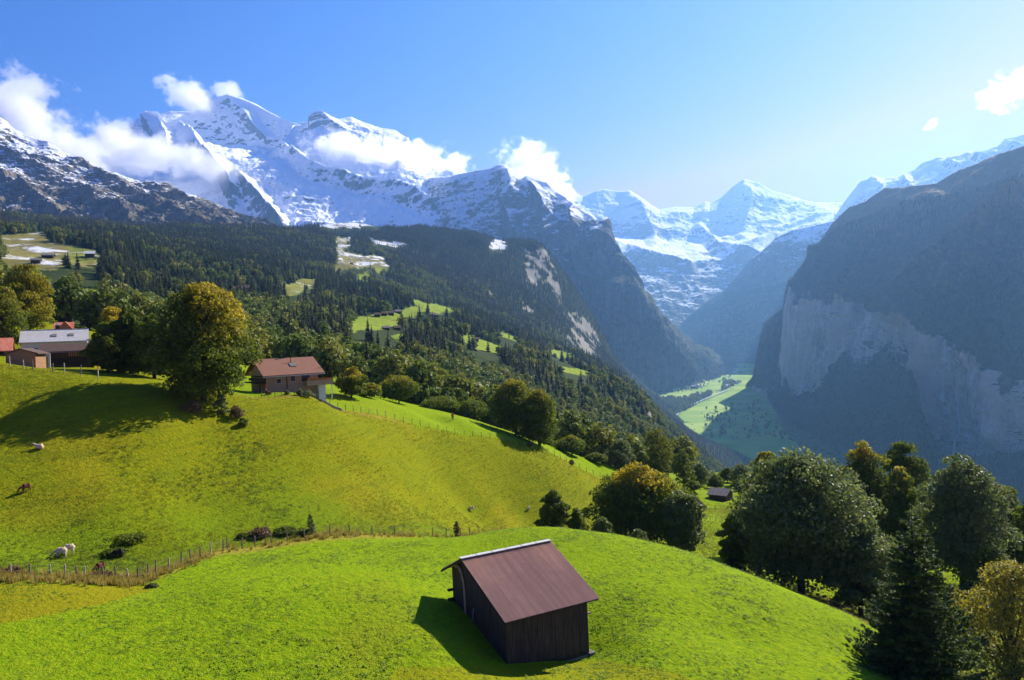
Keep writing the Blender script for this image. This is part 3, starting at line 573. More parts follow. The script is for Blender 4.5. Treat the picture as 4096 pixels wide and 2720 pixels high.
def spruce_near():
    u, d, vt, wpx = 919, 62, 505, 148
    x, y, z = base_at(u, d); _, tt = AT(u, vt); Hh = tt*d-z; Rm = wpx/F*d/2; r = np.random.default_rng(95)
    o = empty('spruce_tree', (x, y, z)); tag(o, 'tall ragged spruce in front at the lower right corner', 'tree')
    C, Nn, S, paths = [], [], [], [([(0, 0, -1), (0, 0, Hh*.4), (0, 0, Hh*.8), (0, 0, Hh*.99)], [.2, .15, .06, .015])]
    for k in range(420):
        f = 1-math.sqrt(r.random())*.97; zz = Hh*(.03+.96*f); az = r.uniform(0, 6.283); L = Rm*((1-f)**.8*(.72+.42*r.random()*(.6+.4*math.sin(az*2+f*9)))+.03)
        t = np.linspace(.08, 1, 7); rad = L*t; dz = -L*.30*t+L*.22*t**3+.25*f*L*t; p = np.stack([rad*math.cos(az), rad*math.sin(az), zz+dz], 1); paths.append((p[::2], [.03*(L/Rm+.2), .02, .012, .004]))
        m = int(26*L/Rm*6)+10; q = r.random(m)**.75; side = r.normal(size=m)*.16*L*(1.15-q)+r.normal(size=m)*.05; c = np.stack([L*q*math.cos(az)-side*math.sin(az), L*q*math.sin(az)+side*math.cos(az), zz-L*.30*q+L*.22*q**3+.25*f*L*q-np.abs(side)*.45-r.random(m)*.12], 1)
        C.append(c); Nn.append(np.array([-.5*math.cos(az), -.5*math.sin(az), 1.])+r.normal(size=(m, 3))*.5)
    C, Nn = np.concatenate(C), np.concatenate(Nn); V, Fq = quads(C, Nn, .26*r.uniform(.5, 1.3, len(C)), asp=1.0, r=r); tn = np.clip(r.random(len(C))*.7+.4*fbm(C, .8, 2, seed=4), 0, 1)
    mesh('crown', V, Fq, M_need, smooth=False, parent=o, attrs=dict(tint=np.repeat(tn, 4), autumn=np.zeros(len(V)))); V, Fq = tubes(paths, 5); mesh('trunk', V, Fq, M_bark, parent=o)
T = tree_thing
T('maple_tree', 'tall broad maple turning yellow, on the edge of the pasture left of the brown-roofed chalet', 204, 117, 279, 92, shape='egg', seed=11, n=32000, leaf=.36, low=-.03, lobes=44, aut=.8, aut_dir=(.7, -.1, .9), aut_thr=.80)
for k, (u, d, vt, w_, n) in enumerate([(108, 127, 321, 34, 9000), (131, 130, 307, 40, 11000), (155, 127, 313, 36, 10000)]):
    T('dark_tree', ['dark shaded round tree right of the grey-roofed house', 'tallest of the dark shaded trees behind the big yellowing maple', 'dark shaded tree touching the left side of the big maple'][k], u, d, vt, w_, seed=20+k, n=int(n*1.4), shape='block', low=-.03, leaf=.34)
T('yellowing_tree', 'small light green tree with a yellow cap behind the dark trees', 113, 165, 305, 26, seed=31, n=4500, aut=.9, aut_thr=.6, aut_dir=(.4, 0, .6), leaf=.36, low=.02)
T('edge_tree', 'olive and rust tinted tree cut by the left edge above the red shed', 2, 150, 282, 46, seed=33, n=11000, shape='egg', aut=.3, aut_thr=.6, low=.05)
T('edge_tree', 'tall amber tinted tree behind the grey-roofed house near the left edge', 30, 165, 262, 46, seed=34, n=14000, shape='egg', aut=.5, aut_thr=.62, aut_dir=(.8, 0, .3), low=.05)
T('yellow_green_tree', 'yellow-green pointed tree just right of the brown-roofed chalet', 352, 150, 366, 27, seed=35, n=5500, shape='egg', aut=.7, aut_thr=.68, mat=None, low=.02)
T('yellow_green_shrub_tree', 'low yellow-green bushy tree right of the pointed tree by the chalet', 371, 158, 382, 24, seed=36, n=4000, shape='dome', aut=.4, aut_thr=.6, low=.0, leaf=.3)
T('field_tree', 'round green tree with a rusty cap behind the fence crest, right of the chalet', 399, 178, 373, 40, seed=37, n=8000, shape='round', aut=.35, aut_thr=.72, low=.0)
T('field_tree', 'low dark green tree behind the meadow crest, left of the big round tree', 441, 195, 395, 40, seed=38, n=7000, shape='dome', low=.0)
T('field_tree', 'small mid green tree behind the meadow crest between two larger trees', 474, 200, 398, 34, seed=39, n=6000, shape='round', low=.0)
T('round_tree', 'large round-headed tree standing alone behind the fence on the meadow crest', 516, 181, 375.5, 50, seed=41, n=17000, shape='round', aut=.5, aut_thr=.86, low=.0, lobes=34)
T('round_tree', 'right-hand, slightly lower crown joined to the large round tree on the crest', 540, 177, 386, 40, seed=42, n=13000, shape='egg', aut=.4, aut_thr=.8, low=.0, lobes=30)
T('slope_tree', 'green oval tree right of the large round tree', 572, 193, 434, 28, seed=43, n=6000, shape='egg', low=.0, aut=.3, aut_thr=.8)
T('slope_tree', 'low olive tree in the row right of the oval tree', 596, 197, 452, 22, seed=44, n=3500, shape='dome', low=.0)
T('slope_tree', 'bright fresh green tree at the top of the meadow above the yellow-topped maple', 621, 202, 437, 30, seed=45, n=6000, shape='dome', low=.0, mat=M_leafg)
T('brown_tree', 'tall brownish tree standing over the forest edge near the middle', 658, 212, 427, 34, seed=46, n=8000, shape='egg', low=.0, aut=.15, aut_thr=.3)
T('slope_tree', 'narrow green tree right of the tall brownish tree', 684, 205, 449, 20, seed=47, n=3500, shape='egg', low=.0)
for k, (u, d, vt, w_) in enumerate([(700, 214, 462, 22), (716, 208, 474, 16), (728, 226, 467, 16), (742, 218, 463, 22), (692, 196, 480, 16), (738, 206, 480, 14), (706, 232, 470, 20), (776, 200, 462, 20)]):
    T('hut_tree', ['dense green tree behind the small weathered hut, left of it', 'small shrubby tree behind the roof of the small hut', 'slim tree between the small hut and the orange-roofed house', 'rounded tree above the orange-roofed house', 'low bushy tree left of the small hut', 'low shrub tree beside the orange-roofed house', 'hazy green tree farthest behind the small hut', 'dark tree top just left of the great dark tree'][k], u, d, vt, w_, seed=60+k, n=3200, shape='egg' if k % 2 else 'dome', low=.0, mat=M_leafg if k % 3 == 0 else M_leaf)
T('yellow_topped_maple', 'broad maple with golden tufts on top, behind the green hill crest', 640, 124, 461, 94, seed=71, n=28000, shape='block', aut=.9, aut_thr=.83, low=.05, lobes=40, leaf=.36)
T('hill_tree', 'dark green tree leaning on the right side of the yellow-topped maple', 684, 118, 490, 44, seed=72, n=9000, shape='round', low=.0, mat=M_leafg)
T('bush_tree', 'dark green bushy tree on the hill crest left of the yellow-topped maple', 556, 108, 489, 34, seed=73, n=7000, shape='egg', low=.0)
T('bush', 'low dark bush right of the bushy tree on the hill crest', 578, 107, 508, 26, seed=74, n=3000, shape='dome', low=.0, cat='bush', shrub=True)
T('bush', 'pale grey-green bush at the foot of the yellow-topped maple', 604, 104, 516, 26, seed=75, n=2600, shape='dome', low=.0, mat=M_leafg, cat='bush', shrub=True)
T('bush', 'second pale bush under the trunk of the yellow-topped maple', 640, 100, 528, 24, seed=76, n=2200, shape='dome', low=.0, mat=M_leafg, cat='bush', shrub=True)
T('great_tree', 'huge dark dome-shaped tree right of centre, above the fence', 802, 99, 446, 138, seed=81, n=40000, shape='block', low=.0, lobes=56, leaf=.36, mat=M_leafg)
T('great_tree', 'sagging lower crown on the right side of the huge dark tree', 862, 92, 520, 62, seed=82, n=14000, shape='dome', low=.02, lobes=28, leaf=.34, mat=M_leafg)
T('small_tree', 'small dark tree at the left foot of the huge dark tree', 733, 101, 514, 27, seed=83, n=4500, shape='egg', low=.0)
T('back_tree', 'light green and yellow crown peeping over the left shoulder of the huge tree', 768, 122, 449, 40, seed=84, n=7000, shape='egg', aut=.6, aut_thr=.9, low=.1)
T('gold_capped_tree', 'tree with a flat golden cap right behind the huge dark tree', 868, 131, 440, 52, seed=85, n=14000, shape='block', aut=.9, aut_thr=.88, low=.0, lobes=30)
T('back_tree', 'tall rounded olive tree right of the gold-capped tree', 907, 136, 438, 56, seed=86, n=16000, shape='block', low=.0, lobes=30)
T('back_tree', 'lower tree with a yellow crest in front of the rounded olive tree', 904, 124, 463, 44, seed=87, n=9000, shape='dome', aut=.6, aut_thr=.95, low=.05)
T('silver_tree', 'silvery grey-green domed tree near the right edge', 964, 113, 457, 84, seed=88, n=26000, shape='block', low=.05, lobes=40, mat=M_leafg)
T('edge_tree', 'olive tree right of the silvery domed tree', 1006, 124, 484, 50, seed=89, n=9000, shape='block', low=.0, aut=.2, aut_thr=.9)
T('edge_tree', 'green tree cut by the right edge of the photo below the cliff', 1034, 118, 495, 50, seed=90, n=8000, shape='dome', low=.0)
T('edge_tree', 'low shaded tree under the silvery tree at the right', 990, 104, 545, 46, seed=91, n=7000, shape='dome', low=.0)
spruce_near()
T('autumn_tree', 'sparse brown and orange leaved tree in the lower right corner', 1014, 66, 552, 104, seed=96, n=13000, shape='dome', aut=.55, aut_thr=.45, low=.03, leaf=.22, lobes=34, mat=M_leafg)

# ---------------------------------------------------------------- forest
def proto(kind, seed):
    if kind == 'con':
        c, t = conifer(seed, 1.0, .36+.05*(seed % 3), 150, twigs=3, leafw=.40, low=.03, droop=.35, ragged=.22); return tree_mesh('conifer', c, t, [M_fcon, M_bark])
    if kind == 'far': c, t = conifer(seed, 1.0, .34, 40, twigs=2, leafw=.5, low=.02, droop=.4, ragged=.2); return tree_mesh('far_conifer', c, t, [M_fcon, M_bark])
    c, t = broadleaf(seed, 1.0, .85, 620, .085, shape=['egg', 'dome', 'round'][seed % 3], low=.03, lobes=18); return tree_mesh('leafy_tree', c, t, [M_fleaf, M_bark])
PM = {'con': [proto('con', 100+i) for i in range(4)], 'leaf': [proto('leaf', 200+i) for i in range(4)], 'far': [proto('far', 300+i) for i in range(3)]}
def scatter(name, pts, hs, meshes, label=None):
    """one 'stuff' object: points that carry tree instances"""
    me = bpy.data.meshes.new(name); me.vertices.add(len(pts)); me.vertices.foreach_set('co', np.asarray(pts, np.float32).ravel())
    a = me.attributes.new('sc', 'FLOAT', 'POINT'); a.data.foreach_set('value', np.asarray(hs, np.float32)); me.update()
    o = bpy.data.objects.new(name, me); sc.collection.objects.link(o); tag(o, kind='stuff')
    g = bpy.data.node_groups.new(name, 'GeometryNodeTree'); g.interface.new_socket('Geometry', in_out='INPUT', socket_type='NodeSocketGeometry'); g.interface.new_socket('Geometry', in_out='OUTPUT', socket_type='NodeSocketGeometry')
    n = g.nodes.new; gi, go = n('NodeGroupInput'), n('NodeGroupOutput'); ip = n('GeometryNodeInstanceOnPoints'); jn = n('GeometryNodeJoinGeometry')
    for m_ in meshes:
        po = bpy.data.objects.new(m_.name+'_shape', m_); oi = n('GeometryNodeObjectInfo'); oi.inputs['Object'].default_value = po; oi.inputs['As Instance'].default_value = True
        g.links.new(oi.outputs['Geometry'], jn.inputs[0])
    ip.inputs['Pick Instance'].default_value = True; g.links.new(gi.outputs[0], ip.inputs['Points']); g.links.new(jn.outputs[0], ip.inputs['Instance'])
    ri = n('FunctionNodeRandomValue'); ri.data_type = 'INT'; ri.inputs[4].default_value = 0; ri.inputs[5].default_value = len(meshes)-1; g.links.new(ri.outputs[2], ip.inputs['Instance Index'])
    rr = n('FunctionNodeRandomValue'); rr.data_type = 'FLOAT_VECTOR'; rr.inputs[0].default_value = (-.04, -.04, 0); rr.inputs[1].default_value = (.04, .04, 6.28); g.links.new(rr.outputs[0], ip.inputs['Rotation'])
    na = n('GeometryNodeInputNamedAttribute'); na.data_type = 'FLOAT'; na.inputs[0].default_value = 'sc'; g.links.new(na.outputs[0], ip.inputs['Scale'])
    g.links.new(ip.outputs[0], go.inputs[0]); md = o.modifiers.new(name, 'NODES'); md.node_group = g
    return o
# wooded slope of the left: random stand, visible part only
woods2 = woods.reshape(NA, NB); Tg = (PV[:, 2]/PV[:, 1]).reshape(NA, NB); hor = np.maximum.accumulate(Tg, axis=1)
def sample_slope(n, b0, b1, seed):
    r = np.random.default_rng(seed); d = np.sqrt(r.uniform(math.exp(b0)**2, math.exp(b1)**2, n)); a = r.uniform(-.78, .36, n)
    i = (a-A0)/(A1-A0)*(NA-1); j = (np.log(d)-B0)/(B1-B0)*(NB-1); ii, jj = np.round(i).astype(int), np.round(j).astype(int)
    ok = (woods2[ii, jj] > .5); hz = hor[ii, np.maximum(jj-2, 0)]; t = bil(Tg, i, j)
    ok &= (t+24/d > hz-.012)
    a, d, t, = a[ok], d[ok], t[ok]; return np.stack([a*d, d, t*d], 1), r
pts, r_ = sample_slope(520000, math.log(205), math.log(4280), 5)
# thin to about one crown per cell
cell = np.floor(pts[:, :2]/np.where(pts[:, 1:2] < 900, 6.5, 8.0)).astype(np.int64); _, ix = np.unique(cell[:, 0]*100003+cell[:, 1], return_index=True); pts = pts[ix]
d_ = pts[:, 1]; uu, vv = UV(pts)
hit = np.zeros(len(pts), bool)
for poly, d0, d1, s_ in CLEAR:
    for hh in (3, 10, 17): 
        u2, v2 = UV(pts+[0, 0, hh]); hit |= in_poly(u2, v2, poly) & (d_ < d1) & (d_ > 215)
hit &= rng.random(len(pts)) > .04
pts, d_, uu, vv = pts[~hit], d_[~hit], uu[~hit], vv[~hit]
leafy = (fbm(pts, 90, 3, seed=71)+sstep(900, 250, d_)*.45+sstep(330, 430, vv)*.35+r_.normal(size=len(pts))*.2 > .26) & (d_ < 2300)
hs = np.where(leafy, r_.uniform(8, 15, len(pts)), r_.uniform(11, 22, len(pts))*(.75+.25*sstep(200, 600, d_)))*(1+.15*fbm(pts, 60, 2, seed=9))
print('forest points', len(pts), leafy.sum())
inview = (uu > 0) & (uu < 1024) & (vv < 700); vis = hs/d_*inview
jj = np.clip(((np.log(d_)-B0)/(B1-B0)*(NB-1)).astype(int)-2, 0, NB-1); ii = np.clip(((pts[:, 0]/d_-A0)/(A1-A0)*(NA-1)).astype(int), 0, NA-1)
vis = vis*((pts[:, 2]/d_+.6*hs/d_) > hor[ii, jj])
single = np.zeros(len(pts), bool)
def zone_words(u):
    z = ['above the farm houses at the left edge', 'above the dark trees left of the big maple', 'above the big yellowing maple', 'above the timber chalet', 'right of the timber chalet', 'above the walker on the meadow crest', 'above the large round tree', 'right of the large round tree'][int(np.searchsorted([60, 150, 240, 330, 420, 490, 570], u))]
    return z
for kind, nmax, msk, nm, lab, cat, grp in (('con', 280, ~leafy, 'conifer_tree', 'dark conifer on the wooded slope ', 'conifer', 'nearest conifers of the wooded slope'),
                                 ('leaf', 220, leafy, 'leafy_tree', 'leafy tree on the wooded slope ', 'tree', 'nearest broadleaved trees of the wooded slope')):
    order = np.argsort(-(vis*msk))[:nmax]; single[order] = True
    for q, k in enumerate(order):
        o = bpy.data.objects.new(nm, PM[kind][q % 4]); sc.collection.objects.link(o); o.location = pts[k]-np.array([0, 0, .4]); s_ = hs[k]; o.scale = (s_, s_, s_); o.rotation_euler.z = float(r_.uniform(0, 6.28)); px_ = hs[k]/d_[k]*F; tag(o, ('tall ' if px_ > 26 else 'small ' if px_ < 15 else '')+lab+zone_words(uu[k]), cat, grp)
rest = ~single; fr = d_ > 1500
scatter('conifer_forest', pts[rest & ~leafy & ~fr]-[0, 0, .4], hs[rest & ~leafy & ~fr], PM['con'])
scatter('leafy_forest', pts[rest & leafy]-[0, 0, .4], hs[rest & leafy], PM['leaf'])
scatter('distant_forest', pts[rest & ~leafy & fr]-[0, 0, .4], hs[rest & ~leafy & fr], PM['far'])
def scatter_patch(name, V2, s, ok_fn, n, h0, h1, seed):
    r = np.random.default_rng(seed); nr, nc = V2.shape[:2]
    A = V2[:-1, :-1]; ar = np.linalg.norm(np.cross(V2[1:, :-1]-A, V2[:-1, 1:]-A), axis=2); rowv = ((s[:-1]+s[1:])/2-1)[:, None]+0*ar
    nm = np.cross(V2[:-1, 1:]-A, V2[1:, :-1]-A); nzz = np.abs(nm[..., 2])/(np.linalg.norm(nm, axis=2)+1e-9)
    ok = ok_fn(rowv, A, nzz); w_ = (ar*ok*nzz).ravel(); k = r.choice(len(w_), n, p=w_/w_.sum()); i, j = np.unravel_index(k, ar.shape)
    f, g = r.random(n)[:, None], r.random(n)[:, None]; p = V2[i, j]*(1-f)*(1-g)+V2[i+1, j]*f*(1-g)+V2[i, j+1]*(1-f)*g+V2[i+1, j+1]*f*g
    return scatter(name, p, r.uniform(h0, h1, n), PM['far'])

scatter_patch('slope_forest', CV, CS, lambda r, A, n: ((r > .35+.0*r) & (r < 1.93) & ((A[..., 2] < 560) | (r > 1.2))) | ((r > 3.08) & (r < 3.8)), 45000, 13, 26, 501)
scatter_patch('mountain_forest', DV, DS, lambda r, A, n: (r > 1.9) & (r < 3.4) & (n > .3) & (A[..., 2] < 420), 26000, 12, 22, 503)
# trees in belts on the valley floor
def floor_at(u, v):
    a, t = AT(u, v); Y = np.linspace(1500, 9000, 6000); z = floorz(Y)-t*Y; k = np.argmax(z > 0); return np.array([a*Y[k], Y[k], floorz(Y[k])])
def belt(polys, n, seed):
    r = np.random.default_rng(seed); out = []
    for poly, share in polys:
        p = np.array(poly, float); lo, hi = p.min(0), p.max(0); k = 0; m = int(n*share); acc = []
        u = r.uniform(lo[0], hi[0], m*8); v = r.uniform(lo[1], hi[1], m*8); i = in_poly(u, v, poly); acc = np.stack([u[i], v[i]], 1)[:m]
        out += [floor_at(*q) for q in acc]
    return np.array(out)
vb = belt([([(662,398),(672,398),(682,399),(700,394),(712,392),(712,396),(700,401),(690,405),(684,408),(676,411),(668,408)],.42),([(669,412),(680,408),(694,403),(700,402),(694,406),(682,412),(677,415),(668,416)],.14),([(673,417),(678,418),(684,426),(684,434),(680,428)],.08),
           ([(722,383),(730,381),(736,383),(730,388),(722,391)],.1),([(672,388),(690,386),(712,380),(728,374),(734,378),(712,386),(690,392),(674,393)],.03),([(700,410),(760,400),(850,450),(800,440),(710,440)],.14)], 1500, 61)
scatter('valley_trees', vb, rng.uniform(12, 24, len(vb)), PM['leaf'][:2]+PM['far'][:1])

# ---------------------------------------------------------------- buildings
def rough(name, c, c2, scale, stretch=(1, 1, 1), bump=.02, rough_=.85, spec=.2):
    m = N(name); v = m.pos(stretch, obj=True); n = m.noise(v, scale, 6, .7); n2 = m.noise(m.pos(obj=True), 1.2, 4, .6)
    m.bump(n, bump); m.b.inputs['Roughness'].default_value = rough_; m.b.inputs['Specular IOR Level'].default_value = spec
    return m.col(m.mix(m.mr(n2, .35, .65, 0, .35), m.mix(m.mr(n, .3, .7), c, c2), c2))
M_dark = rough('weathered_planks', (0.05,0.035,0.025), (0.022,0.016,0.012), 3, (5, 5, .3))
M_corr = rough('corrugated_sheet', (0.62,0.375,0.25), (0.44,0.26,0.175), .9, (2.6, .15, .15), bump=.004, rough_=.6)
M_cap = rough('ridge_metal', (0.62,0.60,0.56), (0.45,0.43,0.40), 3, rough_=.5)
M_stone = rough('stone_base', (0.22,0.19,0.16), (0.10,0.09,0.075), 3, bump=.05)
M_wood = rough('light_timber', (0.36,0.21,0.11), (0.25,0.14,0.075), 2.5, (.3, .3, 6))
M_woodg = rough('grey_timber', (0.42,0.30,0.19), (0.30,0.21,0.135), 2.5, (.3, .3, 6))
M_brown = rough('dark_timber', (0.10,0.05,0.028), (0.05,0.028,0.018), 3, (6, 6, .3))
M_tile = rough('red_brown_tiles', (0.27,0.125,0.075), (0.20,0.09,0.055), 2.2, (.4, 3, 3), bump=.03)
M_tileb = rough('mossy_brown_shingles', (0.15,0.085,0.07), (0.09,0.06,0.045), 2.0, bump=.04)
M_grey = rough('pale_grey_slates', (0.47,0.45,0.43), (0.36,0.345,0.335), 1.5, bump=.02)
M_redm = rough('rusty_red_metal', (0.42,0.07,0.04), (0.50,0.20,0.12), 1.0, (3, .4, 1))
M_white = rough('white_plaster', (0.66,0.66,0.62), (0.50,0.52,0.48), 1.5)
M_shingle = rough('grey_wood_shingles', (0.30,0.25,0.22), (0.17,0.135,0.12), 1.5, bump=.05)
M_oran = rough('orange_tiles', (0.50,0.19,0.10), (0.36,0.14,0.08), 1.5)
M_glass = flat('window_glass', (0.03,0.04,0.05), .3, 1, rough=.1); M_frame = flat('window_frame', (0.55,0.53,0.48), .2, 2)
M_red = flat('red_paint', (0.60,0.05,0.03), .2, 3); M_wp = flat('white_paint', (0.75,0.75,0.72), .1, 3)
M_post = flat('post_wood', (0.26,0.20,0.14), .5, 4, stretch=(1, 1, .3)); M_postl = flat('pale_post_wood', (0.50,0.42,0.28), .3, 4)
M_wire = flat('wire', (0.18,0.17,0.15), .2, 3, rough=.5)
def box(x0, x1, y0, y1, z0, z1):
    return [(x0,y0,z0),(x1,y0,z0),(x1,y1,z0),(x0,y1,z0),(x0,y0,z1),(x1,y0,z1),(x1,y1,z1),(x0,y1,z1)], [(0,3,2,1),(4,5,6,7),(0,1,5,4),(1,2,6,5),(2,3,7,6),(3,0,4,7)]
def join(parts):
    V, Fc, o = [], [], 0
    for v, f in parts: V += list(v); Fc += [tuple(i+o for i in q) for q in f]; o += len(v)
    return V, Fc
def bx(name, parent, mat, *bs):
    V, Fc = join([box(*b) for b in bs]); return mesh(name, V, Fc, mat, smooth=False, parent=parent)
class House: pass
def house(name, label, cat, A, B_u, C, az, gz_, mats, og=.7, oe=.8, wb=None, corr=None, thick=.16, group=None, wb_k=1.0, simple=False, Lmin=None):
    """A = (u, v, d) left ridge end; B_u = pixel column of the other end; C = (u, v) front eave under A; az = ridge bearing; gz_ = ground z"""
    az = R(az); p = P(*A); e = np.array([math.cos(az), math.sin(az)]); f = np.array([math.sin(az), -math.cos(az)])
    if Lmin: L = Lmin
    else:
        Ls = np.linspace(.5, 40, 2000); q = p[None]+np.stack([e[0]*Ls, e[1]*Ls, 0*Ls], 1); L = Ls[np.argmin(abs(UV(q)[0]-B_u))]
    if len(C) == 2:
        a, t = AT(*C); best = None
        for w_ in np.linspace(1, 9, 400):
            q = p[:2]+f*w_; er = abs(q[0]/q[1]-a)
            if best is None or er < best[0]: best = (er, w_, t*q[1])
        wf = best[1]; hf = p[2]-best[2]
        if len(C) == 2 and (wf < 1.5 or wf > 8 or hf < .2 or hf > wf*1.1): wf = 4.5; hf = 2.4; print('house fallback', label[:30], best)
    else: wf, hf = C[1], C[2]
    wbk = wf*wb_k; hb = hf*wb_k
    o = empty(name, (p[0], p[1], gz_), az); tag(o, label, cat, group); H_ = House(); H_.o = o; H_.L = L; H_.wf = wf; H_.hf = hf; H_.zr = zr = p[2]-gz_; H_.wb = wbk
    k = hf/wf; yf, yb = -(wf-oe), wbk-oe; zf, zb = zr-k*(wf-oe)-.12, zr-k*(wbk-oe)-.12; x0, x1 = og, L-og; g = -2.4
    V = [(x0,yf,g),(x0,yf,zf),(x0,0,zr-.14),(x0,yb,zb),(x0,yb,g),(x1,yf,g),(x1,yf,zf),(x1,0,zr-.14),(x1,yb,zb),(x1,yb,g)]
    Fc = [(0,1,2,3,4),(9,8,7,6,5),(0,5,6,1),(3,8,9,4),(1,6,7,2),(2,7,8,3)]
    H_.wall = mesh('wall', V, Fc, mats[0], smooth=False, parent=o); H_.yf, H_.x0, H_.x1, H_.k, H_.zf, H_.yb = yf, x0, x1, k, zf, yb
    if corr:
        nx = int(L/corr*8); xs = np.linspace(0, L, nx); zz = .035*np.sin(xs/corr*2*math.pi)
        V = []; 
        for off in (0, -.03):
            for y, z in ((-wf, zr-hf), (-wf*.5, zr-hf*.5), (0, zr), (wbk*.5, zr-hb*.5), (wbk, zr-hb)): V.append(np.stack([xs, 0*xs+y, zz+z+off], 1))
        H_.roof = mesh('roof', np.concatenate(V[:5]), gridfaces(5, nx), mats[1], smooth=True, parent=o)
        bx('eave_board', H_.roof, M_dark, (.05, L-.05, -wf+.12, -wf+.18, zr-hf-.14, zr-hf-.045+.03))
    else:
        V = [(0,-wf,zr-hf),(L,-wf,zr-hf),(L,0,zr),(0,0,zr),(L,wbk,zr-hb),(0,wbk,zr-hb)]; V = V+[(x, y, z-thick) for x, y, z in V]
        Fc = [(0,1,2,3),(3,2,4,5),(7,6,9,8),(8,9,11,10),(0,6,7,1),(5,4,10,11),(0,3,9,6),(3,5,11,9),(1,7,8,2),(2,8,10,4)]
        H_.roof = mesh('roof', V, Fc, mats[1], smooth=False, parent=o)
    return H_
def window(H_, x, z, w_, h, side='front'):
    if side == 'front': b = (x-w_/2, x+w_/2, H_.yf-.05, H_.yf+.02, z, z+h); c = (x-w_/2+.09, x+w_/2-.09, H_.yf-.065, H_.yf-.05, z+.09, z+h-.09)
    else: b = (H_.x0-.05, H_.x0+.02, x-w_/2, x+w_/2, z, z+h); c = (H_.x0-.065, H_.x0-.05, x-w_/2+.09, x+w_/2-.09, z+.09, z+h-.09)
    fr = bx('window', H_.o, M_frame, b); bx('pane', fr, M_glass, c)
def onroof(H_, x, y): return H_.zr-abs(y)*H_.k
def skylight(H_, x, y, w_, h):
    z = onroof(H_, x, y); V = [(x-w_/2,y-h/2),(x+w_/2,y-h/2),(x+w_/2,y+h/2),(x-w_/2,y+h/2)]
    def slab(V, a, b): 
        q = [(vx, vy, onroof(H_, vx, vy)+a) for vx, vy in V]+[(vx, vy, onroof(H_, vx, vy)+b) for vx, vy in V]; return q, [(0,3,2,1),(4,5,6,7),(0,1,5,4),(1,2,6,5),(2,3,7,6),(3,0,4,7)]
    a = mesh('skylight', *slab(V, .01, .14), M_wire, smooth=False, parent=H_.roof)
    s_ = [((vx-x)*.72+x, (vy-y)*.72+y) for vx, vy in V]; mesh('pane', *slab(s_, .14, .155), M_frame, smooth=False, parent=a) if False else None
    return a
# the hay barn in front
zb = gz(2.0, 59.5)
B = house('hay_barn', 'old dark plank hay barn with brown corrugated roof on the bright green field', 'barn', (460.6, 558.6, 60.8), 550, (0, 6.7, 3.1), 30.7, zb, (M_dark, M_corr), og=.55, oe=.95, corr=.118, wb_k=.56)
cp_ = join([box(-.05+i*B.L/6*1.0, (i+1)*B.L/6+.02, -.24, .24, B.zr+.03, B.zr+.075) for i in range(6)]); mesh('ridge_cap', *cp_, M_cap, smooth=False, parent=B.roof)
mesh('bargeboard', [(-.03,-B.wf,B.zr-B.hf-.05),(-.03,0,B.zr-.03),(-.03,B.wb,B.zr-B.hf*.56-.05),(-.03,B.wb,B.zr-B.hf*.56-.22),(-.03,0,B.zr-.2),(-.03,-B.wf,B.zr-B.hf-.22),
   (.03,-B.wf,B.zr-B.hf-.05),(.03,0,B.zr-.03),(.03,B.wb,B.zr-B.hf*.56-.05),(.03,B.wb,B.zr-B.hf*.56-.22),(.03,0,B.zr-.2),(.03,-B.wf,B.zr-B.hf-.22)],
   [(0,1,4,5),(1,2,3,4),(11,10,7,6),(10,9,8,7),(0,6,7,1),(1,7,8,2),(5,4,10,11),(4,3,9,10),(0,5,11,6),(2,8,9,3)], M_dark, smooth=False, parent=B.roof)
bx('stone_base', B.o, M_stone, (B.x0-.1, B.x1+.05, B.yf-.1, B.yf+.1, -2.4, -.35), (B.x0-.1, B.x0+.1, B.yf, B.yb+.1, -2.2, .3), (B.x1-.1, B.x1+.45, B.yf-.25, B.yf+.6, -1.9, -.25))
rb = np.random.default_rng(12); bd = []
x = B.x0+.02
while x < B.x1-.15:
    w_ = rb.uniform(.16, .30); o1 = rb.uniform(.012, .05); bd.append(box(x, min(x+w_-.015, B.x1), B.yf-o1, B.yf-.004, rb.uniform(-.3, .15), B.zf-.02)); x += w_
y = B.yf+.05
while y < B.yb-.2:
    w_ = rb.uniform(.16, .30); o1 = rb.uniform(.012, .045); ym = y+w_/2; bd.append(box(B.x0-o1, B.x0-.004, y, y+w_-.015, rb.uniform(0, .5), B.zr-B.k*abs(min(ym, ym*1.15, key=abs))-.28)); y += w_
M_board = rough('old_boards', (0.085,0.062,0.045), (0.03,0.022,0.017), 2.2, (3.5, 3.5, .25)); mesh('cladding', *join(bd), M_board, smooth=False, parent=B.wall)
bx('door', B.o, M_brown, (B.x0-.07, B.x0-.02, -3.4, -1.6, .9, 3.3))
V, Fq = tubes([([(B.x0-.6, -1.2, .9), (B.x0-.06, -.9, 3.4)], [.05, .05])], 6); mesh('leaning_pole', V, Fq, M_post, parent=B.o)
th = np.linspace(.2, math.pi*.62, 14); V, Fq = tubes([([(B.x0-.12, .9-1.0*math.sin(q)*.0-1.1*math.cos(q)+.6, B.zr-3.3+2.3*math.sin(q)) for q in th], [.09]*14), ([(B.x0-.12, .42, .6), (B.x0-.12, .44, B.zr-2.8)], [.09, .09])], 7); mesh('bent_frame', V, Fq, M_woodg, parent=B.o)
bx('bracket', B.o, M_woodg, (B.x1, B.x1+.5, B.yf+.2, B.yf+.32, 2.6, 2.72))
for q in range(5): bx('beam', B.o, M_dark, (B.x0-.5, B.x0, B.yb-.25-q*.0, B.yb+.02, .9+q*.75, 1.05+q*.75))
